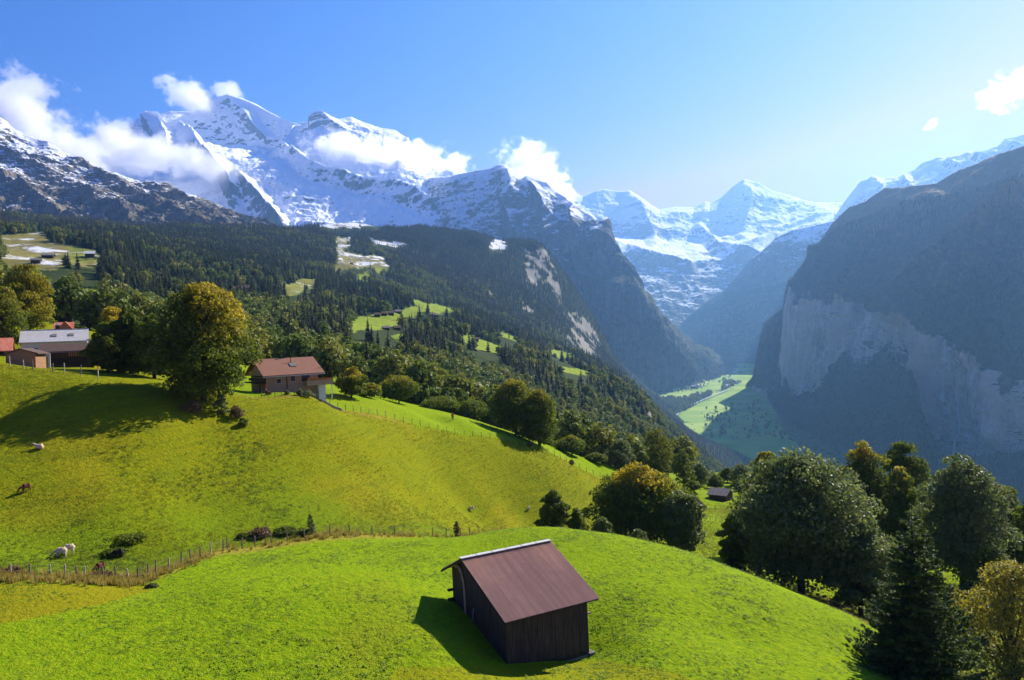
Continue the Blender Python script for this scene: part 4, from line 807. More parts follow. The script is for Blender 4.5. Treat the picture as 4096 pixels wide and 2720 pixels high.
# the brown-roofed chalet
zc = float(P(285, 393, 136)[2])
Cn = house('timber_chalet', 'timber chalet with a red-brown tiled roof and a skylight, standing on the pasture edge', 'house', (252.4, 359.5, 137), 313, (262.9, 376.1), 35, zc, (M_woodg, M_tile), og=.9, oe=1.2)
for x, z, w_, h in ((3.1, 1.7, .95, .95), (5.6, 1.9, .95, 1.2), (7.9, 1.7, 1.7, 1.5)): window(Cn, x, z, w_, h)
bx('drainpipe', Cn.o, M_brown, (4.45, 4.57, Cn.yf-.12, Cn.yf-.02, 0, Cn.zf)); bx('gutter', Cn.roof, M_cap, (0, Cn.L, -Cn.wf-.12, -Cn.wf+.0-.003, Cn.zr-Cn.hf-.30, Cn.zr-Cn.hf-.17)); skylight(Cn, 6.3, -2.6, 1.1, 1.1)
bx('gable_cladding', Cn.o, M_brown, (Cn.x0-.06, Cn.x0-.003, Cn.yf+.3, Cn.yb-.3, 2.9, 3.2), (Cn.x0-.55, Cn.x0-.003, Cn.yf+.1, Cn.yb-.4, 2.3, 2.75)); bx('car_port', Cn.o, M_dark, (Cn.x0-1.2, Cn.x0-.06, Cn.yf+.05, Cn.yb, 1.9, 2.1), (Cn.x0-1.15, Cn.x0-1.0, Cn.yf+.1, Cn.yf+.25, -1, 1.9))
ch = bx('chimney', Cn.roof, M_brown, (5.6, 5.85, -.1, .15, Cn.zr-.2, Cn.zr+1.1)); bx('vent_pipe', Cn.roof, M_brown, (6.2, 6.3, -1.75, -1.65, onroof(Cn, 0, 1.7)-.1, onroof(Cn, 0, 1.7)+1.0))
bc = bx('balcony', Cn.o, M_woodg, (Cn.x1-2.6, Cn.x1+2.2, Cn.yf-1.6, Cn.yf-.06, 1.05, 1.2), (Cn.x1-2.6, Cn.x1+2.2, Cn.yf-1.6, Cn.yf-1.5, 1.2, 2.0), (Cn.x1-2.65, Cn.x1-2.55, Cn.yf-1.6, Cn.yf-.06, 1.2, 2.0), (Cn.x1+2.1, Cn.x1+2.2, Cn.yf-1.5, Cn.yf+2.5, 1.05, 2.0))
fl = rng.uniform((Cn.x1-2.5, Cn.yf-1.75, 2.0), (Cn.x1+2.2, Cn.yf-1.45, 2.3), (260, 3)); V, Fq = quads(fl, rng.normal(size=(260, 3)), .18); M_flower = flat('balcony_flowers', (0.75,0.16,0.03), .5, 8, c2=(0.10,0.18,0.02)); mesh('flower_box', V, Fq, M_flower, smooth=False, parent=bc)
bx('balcony_post', bc, M_wp, (Cn.x1+1.9, Cn.x1+2.05, Cn.yf-1.5, Cn.yf-1.35, -1.5, 1.05)); bx('cellar_wall', Cn.o, M_white, (Cn.x1-.4, Cn.x1+.9, Cn.yf-1.2, Cn.yf-.06, -2, 1.04)); bx('upper_balcony', Cn.o, M_wood, (Cn.x1+.003, Cn.x1+.9, Cn.yf+.3, Cn.yf+2.6, 3.1, 4.1))
# group of farm houses on the left
z2 = float(P(60, 362, 140)[2]); G2 = house('farm_house', 'long house with a pale grey slate roof and two small skylights, near the left edge', 'house', (20.4, 330.7, 150), 88.5, (20.4, 346.2), 28, z2, (M_white, M_grey), og=.3, oe=.5)
skylight(G2, G2.L*.49, -G2.wf*.52, .9, .9); skylight(G2, G2.L*.74, -G2.wf*.50, .9, .9); bx('ridge_board', G2.roof, M_cap, (-.02, G2.L+.02, -.12, .12, G2.zr+.005, G2.zr+.1))
chm = bx('chimney', G2.roof, M_dark, (G2.L*.5, G2.L*.5+.8, .8, 1.5, G2.zr-1.5, G2.zr+.9)); bx('chimney_cap', chm, M_wp, (G2.L*.5+.2, G2.L*.5+.6, 1.0, 1.3, G2.zr+.9, G2.zr+1.3)); window(G2, 2.4, 1.6, 1.3, 1.3)
bx('side_roof', G2.o, M_grey, (G2.L-.25, G2.L+1.4, -G2.wf*.95, -G2.wf*.5, G2.zr-G2.hf*.95, G2.zr-G2.hf*.95+.15)); bx('side_wall', G2.o, M_white, (G2.L-.2, G2.L+1.2, -G2.wf*.9, -G2.wf*.55, -1, G2.zr-G2.hf*.95-.003))
z3 = float(P(70, 372, 127)[2]); G3 = house('brown_barn', 'dark timber barn with a mossy brown roof in front of the grey-roofed house', 'barn', (40.2, 344.1, 131), 96.1, (40.2, 352), 30, z3, (M_brown, M_tileb), og=.5, oe=.7)
bx('dark_bay_panel', G3.o, M_dark, (G3.x0+.3, G3.x1-.3, G3.yf-.06, G3.yf-.003, -.5, G3.zf*.62)); bx('plank_band', G3.o, M_wood, *[(G3.x0+3.6+i*.34, G3.x0+3.8+i*.34, G3.yf-.05, G3.yf-.003, G3.zf*.68, G3.zf*.95) for i in range(11)]); bx('gutter', G3.roof, M_wire, (0, G3.L, -G3.wf-.1, -G3.wf-.003, G3.zr-G3.hf-.25, G3.zr-G3.hf-.12))  # the bay is a dark plate on the closed lower front wall
z4 = float(P(22, 364, 121)[2]); G4 = house('garden_shed', 'small light timber shed with its gable to the viewer, left of the dark barn', 'shed', (19.2, 348.2, 119.5), 0, (0, 2.6, .85), 100, z4, (M_wood, M_tileb), og=.3, oe=.5, Lmin=4.5)
bx('sunlit_side_strip', G4.o, M_oran, (G4.x0-.03, G4.x0+.2, G4.yf-.04, G4.yf+.1, -1, G4.zf))  # orange strip: sunlight on the shed's right side put into the colour
gx = P(41, 361, 126); g_ = empty('garage', (gx[0], gx[1], z4-.6), R(30)); tag(g_, 'white garage front between the light shed and the dark barn', 'garage'); bx('wall', g_, M_white, (-1.2, 1.3, 0, 2, -1, 2.1)); bx('door', g_, M_woodg, (-.9, 1.0, -.04, -.003, -.9, 1.6))
z5 = float(P(5, 357, 133)[2]); G5 = house('red_roofed_shed', 'wooden shed with a rusty red metal roof cut by the left edge', 'shed', (-16, 338.5, 140), 13.6, (-16, 347.5), 30, z5, (M_wood, M_redm), og=.3, oe=.6); bx('doorway', G5.o, M_dark, (G5.x0+1.2, G5.x1-1.0, G5.yf-.05, G5.yf-.003, -.8, G5.zf*.8))
z6 = float(P(68, 334, 172)[2]); G6 = house('red_gabled_house', 'red-roofed house peeping over the ridge of the grey roof', 'house', (54, 322.5, 176), 74, (54, 331), 26, z6, (M_brown, M_redm), og=.4, oe=.6)
G6b = bx('dormer', G6.o, M_wood, (G6.L-2.2, G6.L-.9, -G6.wf*.8, -1.2, G6.zr-2.2, G6.zr-1.1)); V = [(G6.L-2.9,-G6.wf*.9,G6.zr-1.5),(G6.L-1.55,-G6.wf*.9,G6.zr+.1),(G6.L-.2,-G6.wf*.9,G6.zr-1.5),(G6.L-2.9,0,G6.zr-1.5),(G6.L-1.55,0,G6.zr+.1),(G6.L-.2,0,G6.zr-1.5)]; mesh('roof', V, [(0,1,4,3),(1,2,5,4),(0,2,1),(3,4,5),(0,3,5,2)], M_oran, smooth=False, parent=G6b)
# small hut and orange roof on the right
ph = P(720, 503, 188); Hh = house('weathered_hut', 'small weathered timber hut with a grey shingle roof below the row of bushes', 'hut', (710.5, 487.0, 193), 0, (0, 2.6, 1.3), -38, float(ph[2])-.6, (M_brown, M_shingle), og=.4, oe=.45, Lmin=5.2)
house('orange_roofed_house', 'house with a bright orange roof half hidden behind the small trees by the hut', 'house', (738, 478, 219), 749, (0, 3.4, 1.3), 10, float(P(744, 488, 218)[2]), (M_white, M_oran), og=.3, oe=.5)
# small far houses on the wooded slope
def far_house(name, label, u, v, wpx, hpx, d0, d1, wall, roof, az=20, cat='house', group=None, at=None):
    g = Vector(at) if at is not None else G(u, v, d0, d1); d = g.y; w_ = wpx/F*d; h = hpx/F*d; o = empty(name, g, R(az)); tag(o, label, cat, group)
    dp = w_*.8; V, Fc = join([box(-w_/2, w_/2, -dp/2, dp/2, -h, h*.55)]); mesh('wall', V, Fc, wall, smooth=False, parent=o)
    e = .12*w_; V = [(-w_/2-e,-dp/2-e,h*.5),(w_/2+e,-dp/2-e,h*.5),(w_/2+e,0,h),(-w_/2-e,0,h),(w_/2+e,dp/2+e,h*.5),(-w_/2-e,dp/2+e,h*.5)]; V += [(x, y, z-.05*h) for x, y, z in V]
    mesh('roof', V, [(0,1,2,3),(3,2,4,5),(7,6,9,8),(8,9,11,10),(0,6,7,1),(5,4,10,11),(0,3,9,6),(3,5,11,9),(1,7,8,2),(2,8,10,4)], roof, smooth=False, parent=o); return o
FH = [('chalet','orange chalet on the left of the pair in the woods above the big maple',233,292.5,9,6,600,1400,M_oran,M_oran),
 ('chalet','red-walled chalet on the right of the pair in the woods above the big maple',244.5,292,9,7,600,1400,M_redm,M_tileb),
 ('chalet','brown chalet half hidden behind the roof of the timber chalet',253,352,8,6,200,600,M_brown,M_tile),
 ('hay_hut','tiny hut on the narrow sunlit meadow in the wooded slope',476,341,4.5,3.5,500,1500,M_dark,M_tileb),
 ('hay_hut','small barn under the pale rock face at the end of the wooded slope',556.5,349.5,6,4,500,2200,M_dark,M_tileb),
 ('chalet','long chalet roof on the snowy alp at the far left',48,258,10,4.5,500,1500,M_dark,M_wire),
 ('chalet','chalet with a snow-dusted roof right of the alp at the far left',90,257,8,6,500,1500,M_dark,M_white),
 ('chalet','small chalet under the trees below the alp at the far left',36,263,8,5,500,1500,M_brown,M_wire),
 ('hay_hut','leftmost dark hut on the green clearing in the wooded slope',377,316.5,5,4,500,1800,M_dark,M_tileb),
 ('hay_hut','second dark hut from the left on the green clearing',384,315.5,5,4,500,1800,M_dark,M_tileb),
 ('hay_hut','third dark hut from the left on the green clearing',391,315,5,4,500,1800,M_dark,M_tileb),
 ('hay_hut','rightmost dark hut on the green clearing beside the trees',398,313.5,5,4,500,1800,M_dark,M_shingle),
 ('chalet','grey-roofed chalet at the lower edge of the green clearing',386,330,6,4.5,400,1500,M_brown,M_shingle),
 ('chalet','brown-roofed chalet right of the grey-roofed one below the clearing',397,330,6,4.5,400,1500,M_brown,M_tileb),
 ('chalet','chalet on the snowy meadow edge above the round clearing',282,286,6,4.5,600,2000,M_brown,M_wire),
 ('chalet','small pale-roofed house in the trees right of the clearing',434,317,6,4,600,2200,M_brown,M_shingle)]
for f in FH: far_house(f[0], f[1], *f[2:8], f[8], f[9], cat='house' if f[0] == 'chalet' else 'hut')
r3 = np.random.default_rng(77)
vpoly = [([(670,385),(676,383),(690,383),(702,379),(706,381),(700,387),(686,390),(672,391)],34),([(704,377),(716,373),(722,372),(718,377),(706,381)],12),([(727,369),(744,371),(742,374),(728,373)],8),([(722,385),(740,380),(740,384),(724,389)],6)]
roofs = (M_tileb, M_shingle, M_grey, M_brown)
q = 0
for ci, (poly, n) in enumerate(vpoly):
    p = np.array(poly, float); k = 0
    while k < n:
        u, v = r3.uniform(p[:, 0].min(), p[:, 0].max()), r3.uniform(p[:, 1].min(), p[:, 1].max())
        if not in_poly(np.array([u]), np.array([v]), poly)[0]: continue
        g = floor_at(u, v)+[0, 0, 5]; k += 1; q += 1
        w_ = r3.uniform(18, 30); h = w_*.6; V, Fc = join([box(-w_/2, w_/2, -w_*.4, w_*.4, -6, h*.55)]); nb = len(V)
        V += [(-w_*.6,-w_*.5,h*.55),(w_*.6,-w_*.5,h*.55),(w_*.6,0,h),(-w_*.6,0,h),(w_*.6,w_*.5,h*.55),(-w_*.6,w_*.5,h*.55)]; nf = len(Fc); Fc += [(nb,nb+1,nb+2,nb+3),(nb+3,nb+2,nb+4,nb+5),(nb,nb+3,nb+5),(nb+1,nb+4,nb+2)]
        o = mesh('village_house', V, Fc, [M_white if q % 3 else M_brown, roofs[q % 4]], smooth=False); o.location = g; o.rotation_euler.z = r3.uniform(0, 3); 
        for f in list(o.data.polygons)[nf:]: f.material_index = 1
        tag(o, ['brown-roofed', 'grey-shingled', 'pale-roofed', 'dark-roofed'][q % 4]+' tiny '+('white' if q % 3 else 'wooden')+' house '+['in the main village on the sunlit valley floor', 'in the upper row of the valley village', 'at the far head of the sunlit valley', 'beside the river trees on the valley floor'][ci], 'house', 'houses of the village in the valley')
# river and waterfall
def ribbon(name, pts, w_, mat, kind=None):
    pts = np.array(pts, float); t = np.gradient(pts, axis=0); s_ = np.cross(t, [0, 0, 1]); s_ /= np.linalg.norm(s_, axis=1, keepdims=True); w_ = np.asarray(w_)[:, None] if not np.isscalar(w_) else w_
    V = np.concatenate([pts-s_*w_/2, pts+s_*w_/2]); n = len(pts); o = mesh(name, V, np.stack([np.arange(n-1), np.arange(1, n), np.arange(n+1, 2*n), np.arange(n, 2*n-1)], 1), mat)
    if kind: tag(o, kind=kind)
    return o
def subdiv(q, k):
    q = np.array(q, float); t = np.linspace(0, len(q)-1, k); return np.stack([np.interp(t, np.arange(len(q)), q[:, i]) for i in range(q.shape[1])], 1)
rv = [floor_at(u, v)+[0, 0, 7.5] for u, v in subdiv([(729,390.5),(722,393),(712,397),(700,402),(690,407),(680,412),(675,419),(679,424),(683,428),(685,432),(689,437),(694,444),(700,455)], 50)]
M_river = flat('river_water', (0.55,0.58,0.58), .3, .05, rough=.3); ribbon('river', rv, 11, M_river, 'structure')
cu, cvv = UV(CV.reshape(-1, 3)); CF = CV.reshape(-1, 3)
def cliff_at(u, v):
    k = np.argsort((cu-u)**2+(cvv-v)**2)[:40]; k = k[np.argmin(CF[k, 1])]; a, t = AT(u, v); Y = CF[k, 1]-9; return [a*Y, Y, t*Y]
wf_ = np.array([cliff_at(u, v) for u, v in subdiv([(957,396),(957.5,412),(959,424),(958,432),(954,445),(953,465)], 24)]); wf_[:, 1] = np.minimum.accumulate(wf_[:, 1])
wq = UV(wf_); wf_ = np.array([[AT(u, v)[0]*y, y, AT(u, v)[1]*y] for u, v, y in zip(wq[0], wq[1], wf_[:, 1])])
o = mesh('waterfall', np.concatenate([wf_-[3, 0, 0]*1, wf_+[0, -3, 0], wf_+[3, 0, 0]]), np.concatenate([np.stack([np.arange(23), np.arange(1, 24), np.arange(25, 48), np.arange(24, 47)], 1), np.stack([np.arange(24, 47), np.arange(25, 48), np.arange(49, 72), np.arange(48, 71)], 1)]), flat('falling_water', (0.60,0.66,0.72), .2, .02)); tag(o, 'thin white waterfall dropping down the shaded cliff at the right', 'waterfall')

# ---------------------------------------------------------------- fences, poles
def fence(label, pts, hpost, d_of, pale=(), rad=.06, wires=(.45, .85), jitter=.05, seed=1):
    r = np.random.default_rng(seed); W = []
    for u, v in pts:
        a, t = AT(u, v); d = d_of(u, v); W.append(np.array([a*d, d, gz(a*d, d)]))
    c = np.mean(W, 0); o = empty('pasture_fence', W[0]); tag(o, label, 'fence'); tops = []
    for k, p in enumerate(W):
        tl = r.normal(size=2)*jitter; h = hpost*r.uniform(.85, 1.12); q = p-W[0]; tops.append(q)
        V, Fq = tubes([([q-[0, 0, .4], q+[tl[0], tl[1], h]], [rad, rad*.85])], 6); V = np.concatenate([V, [q+[tl[0], tl[1], h+.02]]]); n = len(V)-1
        Fq = [tuple(f) for f in Fq]+[(6+i, 6+(i+1) % 6, n) for i in range(6)]; mesh('post', V, Fq, M_postl if k in pale else M_post, smooth=False, parent=o)
    for wz in wires:
        V, Fq = tubes([([q+[0, 0, hpost*wz] for q in tops], [.008]*len(tops))], 3); mesh('wire', V, Fq, M_wire, parent=o)
    return o
def lim_d(u, v): a, t = AT(u, v); return float(field_limit(np.array([a]))[0])+.6
F1 = [(x/1.816/4, (1600+y/1.816)/4) for x, y in [(75,1258),(220,1290),(368,1298),(475,1305),(560,1308),(615,1302),(750,1290),(838,1300),(938,1285),(1002,1262),(1073,1240),(1130,1215),(1225,1170),(1318,1172),(1383,1130),(1455,1113),(1530,1085),(1622,1060),(1650,1045),(1755,1005),(1850,985),(1970,975),(2085,970),(2212,975)]]+[(313,534),(330,534),(350,533),(372,533),(395,533),(433,534),(446,534),(455,534),(461,533.5),(470,533)]
fence('post and wire fence between the yellow-green pasture and the bright green field', F1, 1.15, lim_d, pale=(0, 2, 3, 5, 8, 12, 16), rad=.075)
fl_a, fl_y = _fl[:, 0]/_fl[:, 1], _fl[:, 1]
def up_d(u, v): a, t = AT(u, v); return float(np.interp(a, fl_a, fl_y))-.3
F2 = [tuple(q) for q in subdiv([(262,401),(295,403),(330,407),(369,414),(412,423),(455,431.5),(499,440),(542,451),(573,464),(607,481)], 46)]
fence('long fence below the bright green strip along the top of the pasture', F2, 1.1, up_d, rad=.06, seed=2)
F2b = [tuple(q) for q in subdiv([(470,423),(494,430),(520,437)], 8)]; fence('short upper fence under the large round tree', F2b, 1.1, lambda u, v: 176, rad=.05, seed=6)
F3 = [((2900+x/1.5376)/4, (1700+y/1.5376)/4) for x, y in [(105,860),(197,890),(303,930),(350,945),(420,965),(497,1015),(580,1075),(627,1110),(657,1140),(717,1195),(797,1225)]]
fence('fence along the right edge of the bright green field in front of the huge tree', F3, 1.3, lambda u, v: float(np.interp(u, [735, 800, 875], [93, 86, 78])), rad=.05, seed=3)
F4 = [((x/2.1464)/4, (850+y/2.1464)/4) for x, y in [(87,1350),(205,1388),(287,1430),(458,1430),(555,1445),(697,1440),(845,1440)]]
fence('sparse fence on the slope below the farm houses at the left', F4, 1.4, lambda u, v: 114, pale=(0, 1, 4, 6), rad=.08, seed=4)
fence('thin fence across the meadow below the small hut', [(704,513),(710,515),(716,518),(722,520),(728,523),(734,526)], 1.1, lambda u, v: 150, rad=.05, seed=5)
for lab, u, v, d in (('red and white marker pole in front of the dark barn at the left', 98.5, 381, 117), ('red and white marker pole beside the timber chalet', 266, 390, 130)):
    a, t = AT(u, v); p = Vector((a*d, d, gz(a*d, d))); o = empty('marker_pole', p); tag(o, lab, 'pole'); V, Fq = tubes([([(0, 0, -.3), (0, 0, .9)], [.06, .06])], 8); mesh('pole', V, Fq, M_wp, parent=o); V, Fq = tubes([([(0, 0, .9), (0, 0, 1.7)], [.065, .065])], 8); mesh('red_tip', V, Fq, M_red, parent=o)
# stone wall below the terrace of the chalet
p0, p1 = P(320, 400, 131), P(341, 401, 136); n = 22; V = []; Fc = []
bl = []
for i in range(n):
    for j in range(2):
        f = i/n; p = p0*(1-f)+p1*f; s_ = rng.uniform(.04, .16); bl.append(box(p[0]-.2, p[0]+.2, p[1]-s_, p[1]+.3, gz(p[0], p[1])-.2+j*.3, gz(p[0], p[1])+.08+j*.3))
o = mesh('stone_wall', *join(bl), M_stone, smooth=False); tag(o, 'low dry stone wall under the terrace right of the timber chalet', 'wall')

# ---------------------------------------------------------------- animals and the walker
def skinned(name, pts, edges, radii, mat, parent=None, sub=2, root=0):
    me = bpy.data.meshes.new(name); me.from_pydata([tuple(p) for p in pts], edges, []); me.materials.append(mat); o = bpy.data.objects.new(name, me); sc.collection.objects.link(o)
    if parent is not None: o.parent = parent
    o.modifiers.new('skin', 'SKIN').use_smooth_shade = True
    me.attributes  # skin layer
    bm = bmesh.new(); bm.from_mesh(me); bm.verts.ensure_lookup_table(); lay = bm.verts.layers.skin.verify()
    for v_, r in zip(bm.verts, radii): v_[lay].radius = (r, r) if np.isscalar(r) else r; v_[lay].use_root = False
    bm.verts[root][lay].use_root = True; bm.to_mesh(me); bm.free()
    sb = o.modifiers.new('sub', 'SUBSURF'); sb.levels = sub; sb.render_levels = sub; return o
def wool(name, c): return rough(name, c, tuple(x*.6 for x in c), 9, bump=.03)
M_cream, M_black, M_rust = wool('cream_wool', (0.72,0.56,0.38)), wool('black_wool', (0.022,0.018,0.018)), wool('rust_brown_wool', (0.16,0.05,0.025))
def sheep(label, u, v, d, mat, head=180, pose='graze', s=1.0):
    a, t = AT(u, v); x, y = a*d, d; o = None
    if pose == 'lie':
        pts = [(0,0,.22),(-.3,0,.26),(.28,0,.28),(.42,0,.42),(.52,.03,.60),(.66,.05,.58),(.78,.06,.53),(-.42,0,.24),(-.3,.18,.07),(-.05,.24,.05),(.25,-.18,.06),(.45,-.2,.05)]
        ed = [(0,1),(0,2),(2,3),(3,4),(4,5),(5,6),(1,7),(1,8),(8,9),(2,10),(10,11)]; rd = [.26,.25,.21,.12,.10,.09,.05,.10,.08,.05,.07,.04]
    else:
        hd = [(.55,0,.58),(.72,0,.38),(.80,0,.22),(.86,0,.10)] if pose == 'graze' else [(.5,0,.78),(.62,0,.9),(.74,0,.88),(.86,0,.84)]
        pts = [(0,0,.62),(-.30,0,.64),(-.48,0,.60),(.30,0,.64)]+hd
        ed = [(0,1),(1,2),(0,3),(3,4),(4,5),(5,6),(6,7)]; rd = [.25,.25,.14,.22,.12,.085,.085,.05]
        for sx, at_, x_ in ((1, 3, .28), (-1, 3, .24), (1, 1, -.34), (-1, 1, -.28)):
            k = len(pts); bend = .05 if x_ < 0 else -.02
            pts += [(x_, sx*.13, .42), (x_-bend, sx*.13, .22), (x_, sx*.13, -.04)]; ed += [(at_, k), (k, k+1), (k+1, k+2)]; rd += [.08, .04, .035]
    o = skinned('sheep', pts, ed, rd, mat); o.location = (x, y, gz(x, y)+.03); o.rotation_euler.z = R(head); o.scale = (s, s, s); tag(o, label, 'sheep', 'sheep grazing on the pasture')
    for sy in (1, -1):
        hp = np.array(pts[6 if pose != 'lie' else 4]); e, f = quads(np.array([hp+[-.02, sy*.11, .05]]), np.array([[.3, sy*.2, .9]]), .13); ear = mesh('ear', e, f, mat, smooth=False, parent=o)
def gd(u, v, lo, hi): return G(u, v, lo, hi).y
sheep('cream sheep lying on the upper left of the pasture', 39.5, 447.5, gd(39.5, 449, 70, 130), M_cream, 190, 'lie', 1.15)
sheep('rust brown sheep alone near the left edge of the pasture', 26, 489, gd(25, 492, 60, 120), M_rust, 240, 'graze', 1.05)
sheep('cream sheep grazing in front in the pale pair near the lower fence', 61.5, 557, gd(62, 558, 60, 110), M_cream, 186, 'graze', 1.15)
sheep('cream sheep grazing behind in the pale pair near the lower fence', 69.5, 551, gd(70, 554, 60, 110), M_cream, 182, 'graze', 1.1)
sheep('black sheep grazing among the green weeds right of the pale pair', 118, 556, gd(118, 558, 60, 110), M_black, 215, 'graze', 1.0)
sheep('black-brown sheep grazing close to the lower fence', 100, 571.5, gd(100, 572.5, 60, 110), M_rust, 250, 'graze', 1.0)
sheep('small far cream sheep left of the two on the right of the pasture', 471.5, 511, gd(471.5, 511, 100, 170), M_cream, 200, 'graze', .95)
sheep('small far cream sheep nearest to the dark bushy tree', 529, 510, gd(529, 510, 100, 175), M_cream, 240, 'graze', .8)
a_, t_ = AT(452.6, 417); wx, wy = a_*167, 167; pr = empty('person', (wx, wy, gz(wx, wy)), R(200)); tag(pr, 'walker in a red jacket just behind the meadow crest, left of the large round tree', 'person')
M_skin = flat('skin', (0.55,0.32,0.22), .1, 5); M_trous = flat('dark_trousers', (0.03,0.035,0.05), .2, 5); M_hair = flat('hair', (0.06,0.04,0.025), .2, 5)
bp = [(0,0,.95),(0,0,1.2),(0,0,1.42),(0,0,1.53),(0,.02,1.63),(0,.01,1.74),(-.1,0,.88),(-.1,.04,.48),(-.11,0,.08),(-.11,.14,.03),(.1,0,.88),(.11,-.08,.48),(.1,-.14,.08),(.1,0,.03),(-.2,0,1.40),(-.27,.04,1.14),(-.25,.16,.95),(.2,0,1.40),(.27,-.05,1.14),(.27,.02,.92)]
be = [(0,1),(1,2),(2,3),(3,4),(4,5),(0,6),(6,7),(7,8),(8,9),(0,10),(10,11),(11,12),(12,13),(2,14),(14,15),(15,16),(2,17),(17,18),(18,19)]
br = [.14,.13,.13,.05,.09,.07,.09,.06,.045,.035,.09,.06,.045,.035,.055,.045,.035,.055,.045,.035]
body = skinned('body', bp, be, br, M_skin, pr); body.scale = (1, 1, 1)
skinned('jacket', [bp[i] for i in (0,1,2,14,15,16,17,18,19)], [(0,1),(1,2),(2,3),(3,4),(4,5),(2,6),(6,7),(7,8)], [.18,.17,.165,.085,.07,.055,.085,.07,.055], M_red, pr)
skinned('trousers', [bp[i] for i in (0,6,7,8,10,11,12)], [(0,1),(1,2),(2,3),(0,4),(4,5),(5,6)], [.165,.115,.08,.06,.115,.08,.06], M_trous, pr)
skinned('hair', [(0,-.03,1.66),(0,-.03,1.76)], [(0,1)], [.10,.085], M_hair, pr)

# ---------------------------------------------------------------- bushes, weeds, grass
def bush(label, u, v, d, wpx, hpx, seed, n=900, mat=None, aut=0, leaf=.2, name='bush'):
    a, t = AT(u, v); x, y = a*d, d; o = empty(name, (x, y, gz(x, y)-.1)); tag(o, label, name.replace('_', ' ').split()[-1] if name != 'bush' else 'bush')
    c, t_ = broadleaf(seed, hpx/F*d, wpx/F*d, n, leaf, 'dome', low=0, lobes=14, aut=aut, aut_thr=.3, shrub=True)
    mesh('leaves', c[0], c[1], mat or M_leaf, smooth=False, parent=o, attrs=dict(tint=c[2], autumn=c[3])); mesh('stems', t_[0], t_[1], M_bark, parent=o)
M_rusty = leaf_mat('rusty_leaves', (0.12,0.07,0.03), (0.26,0.17,0.06), aut=AUT)
bush('rusty brown bush under the big yellowing maple', 192, 421, 111.5, 24, 13, 301, mat=M_rusty); bush('second rusty bush right of the foot of the big maple', 236, 421, 114, 16, 14, 302, mat=M_rusty); bush('small green shrub right of the big maple on the pasture', 243, 426, 112.5, 11, 9, 303)
bush('grey-green shrub hanging at the foot of the big yellowing maple', 222, 415, 114, 15, 22, 304, n=1500, mat=M_leafg)
bush('dark leafy bush on the field edge left of the long hedge clump', 243, 541, 86, 15, 7, 305); bush('broad tawny bush in the middle of the lower fence', 262, 539, 87, 26, 10, 306, mat=M_rusty, n=1500); bush('olive bush right of the tawny bush on the lower fence', 285, 538, 88, 24, 9, 307, n=1300); bush('flat dark bush along the lower fence', 304, 537.5, 88.5, 20, 6, 308)
bush('slender pale sapling standing over the lower fence', 311.5, 537, 88.5, 9, 22, 309, n=420, mat=M_leafg, name='sapling'); bush('reddish sapling at the lower fence left of the barn roof', 457, 534, 96, 6, 17, 310, n=380, mat=M_rusty, name='sapling')
bush('dark brown bush at the left edge of the lower fence', 12, 580, 67.5, 22, 9, 311, mat=M_rusty); bush('low dark bush by the fence below the black-brown sheep', 97, 580, 68.5, 24, 8, 312, mat=M_rusty); bush('green weed clump among the sheep', 114, 562, 77, 26, 8, 313); bush('green weed clump right of the black sheep', 130, 552, 80, 34, 8, 314, n=1200)
bush('small green bush at the corner of the field and the mown strip', 152, 589, 66, 11, 6, 315, mat=M_leafg); bush('rocky tuft on the fence line of the upper pasture', 530, 451.5, 171, 8, 6, 316, mat=M_rusty, n=300); bush('rusty shrub on the far fence below the meadow crest', 572, 465, 178, 7, 6, 317, mat=M_rusty, n=300)
for k, (u, v) in enumerate([(722, 563), (740, 569), (748, 573), (764, 580)]): bush(['tawny tuft on the field rim left of the huge tree', 'second tawny tuft on the field rim below the huge tree', 'third tawny tuft on the field rim below the huge tree', 'green tuft on the field rim below the huge tree'][k], u, v, 88-k*1.5, 9, 4, 320+k, n=250, mat=M_rusty if k < 3 else M_leaf)
for k, (u, v, w_, h, l_) in enumerate([(268, 391, 6, 6, 'rusty garden bush at the left end of the chalet terrace'), (287, 391, 6, 5, 'dark garden bush in front of the chalet wall'), (300, 391, 7, 8, 'green garden bush in front of the chalet balcony'), (308, 394, 12, 9, 'yellowish garden bush below the chalet balcony')]): bush(l_, u, v, 130, w_, h, 330+k, n=400, mat=M_rusty if k in (0,) else M_leafg)
def tuft(name, seed, n, h, spread, mat, blade=False):
    r = np.random.default_rng(seed)
    if blade:
        a = r.uniform(0, 6.28, n); b = np.stack([np.cos(a), np.sin(a), 0*a], 1)*r.uniform(0, spread*.4, n)[:, None]; tip = b*2.2+np.stack([0*a, 0*a, h*r.uniform(.5, 1, n)], 1); sd = np.stack([-np.sin(a), np.cos(a), 0*a], 1)*.02*h*3
        V = np.stack([b-sd, b+sd, tip+sd*.2, tip-sd*.2], 1).reshape(-1, 3); Fq = np.arange(4*n).reshape(n, 4)
    else:
        c = r.normal(size=(n, 3))*[spread*.42, spread*.42, 0]; c[:, 2] = h*r.random(n)*np.exp(-(c[:, 0]**2+c[:, 1]**2)/spread**2); V, Fq = quads(c, np.array([.15, .15, 1.])+r.normal(size=(n, 3))*.3, spread*.30*r.uniform(.6, 1.3, n), r=r)
    return mesh(name, V, Fq, mat, smooth=False, attrs=dict(tint=r.random(len(V)), autumn=np.zeros(len(V))), link=False)
M_tg = leaf_mat('field_weeds', (0.16,0.26,0.006), (0.27,0.38,0.02), (0.33,0.42,0.04), trans=.5, inst=True); M_tp = leaf_mat('pasture_grass', (0.14,0.155,0.006), (0.28,0.26,0.012), (0.36,0.28,0.02), trans=.5, inst=True)
M_td = leaf_mat('dry_grass', (0.30,0.17,0.03), (0.40,0.28,0.06), (0.45,0.36,0.10), trans=.5, inst=True)
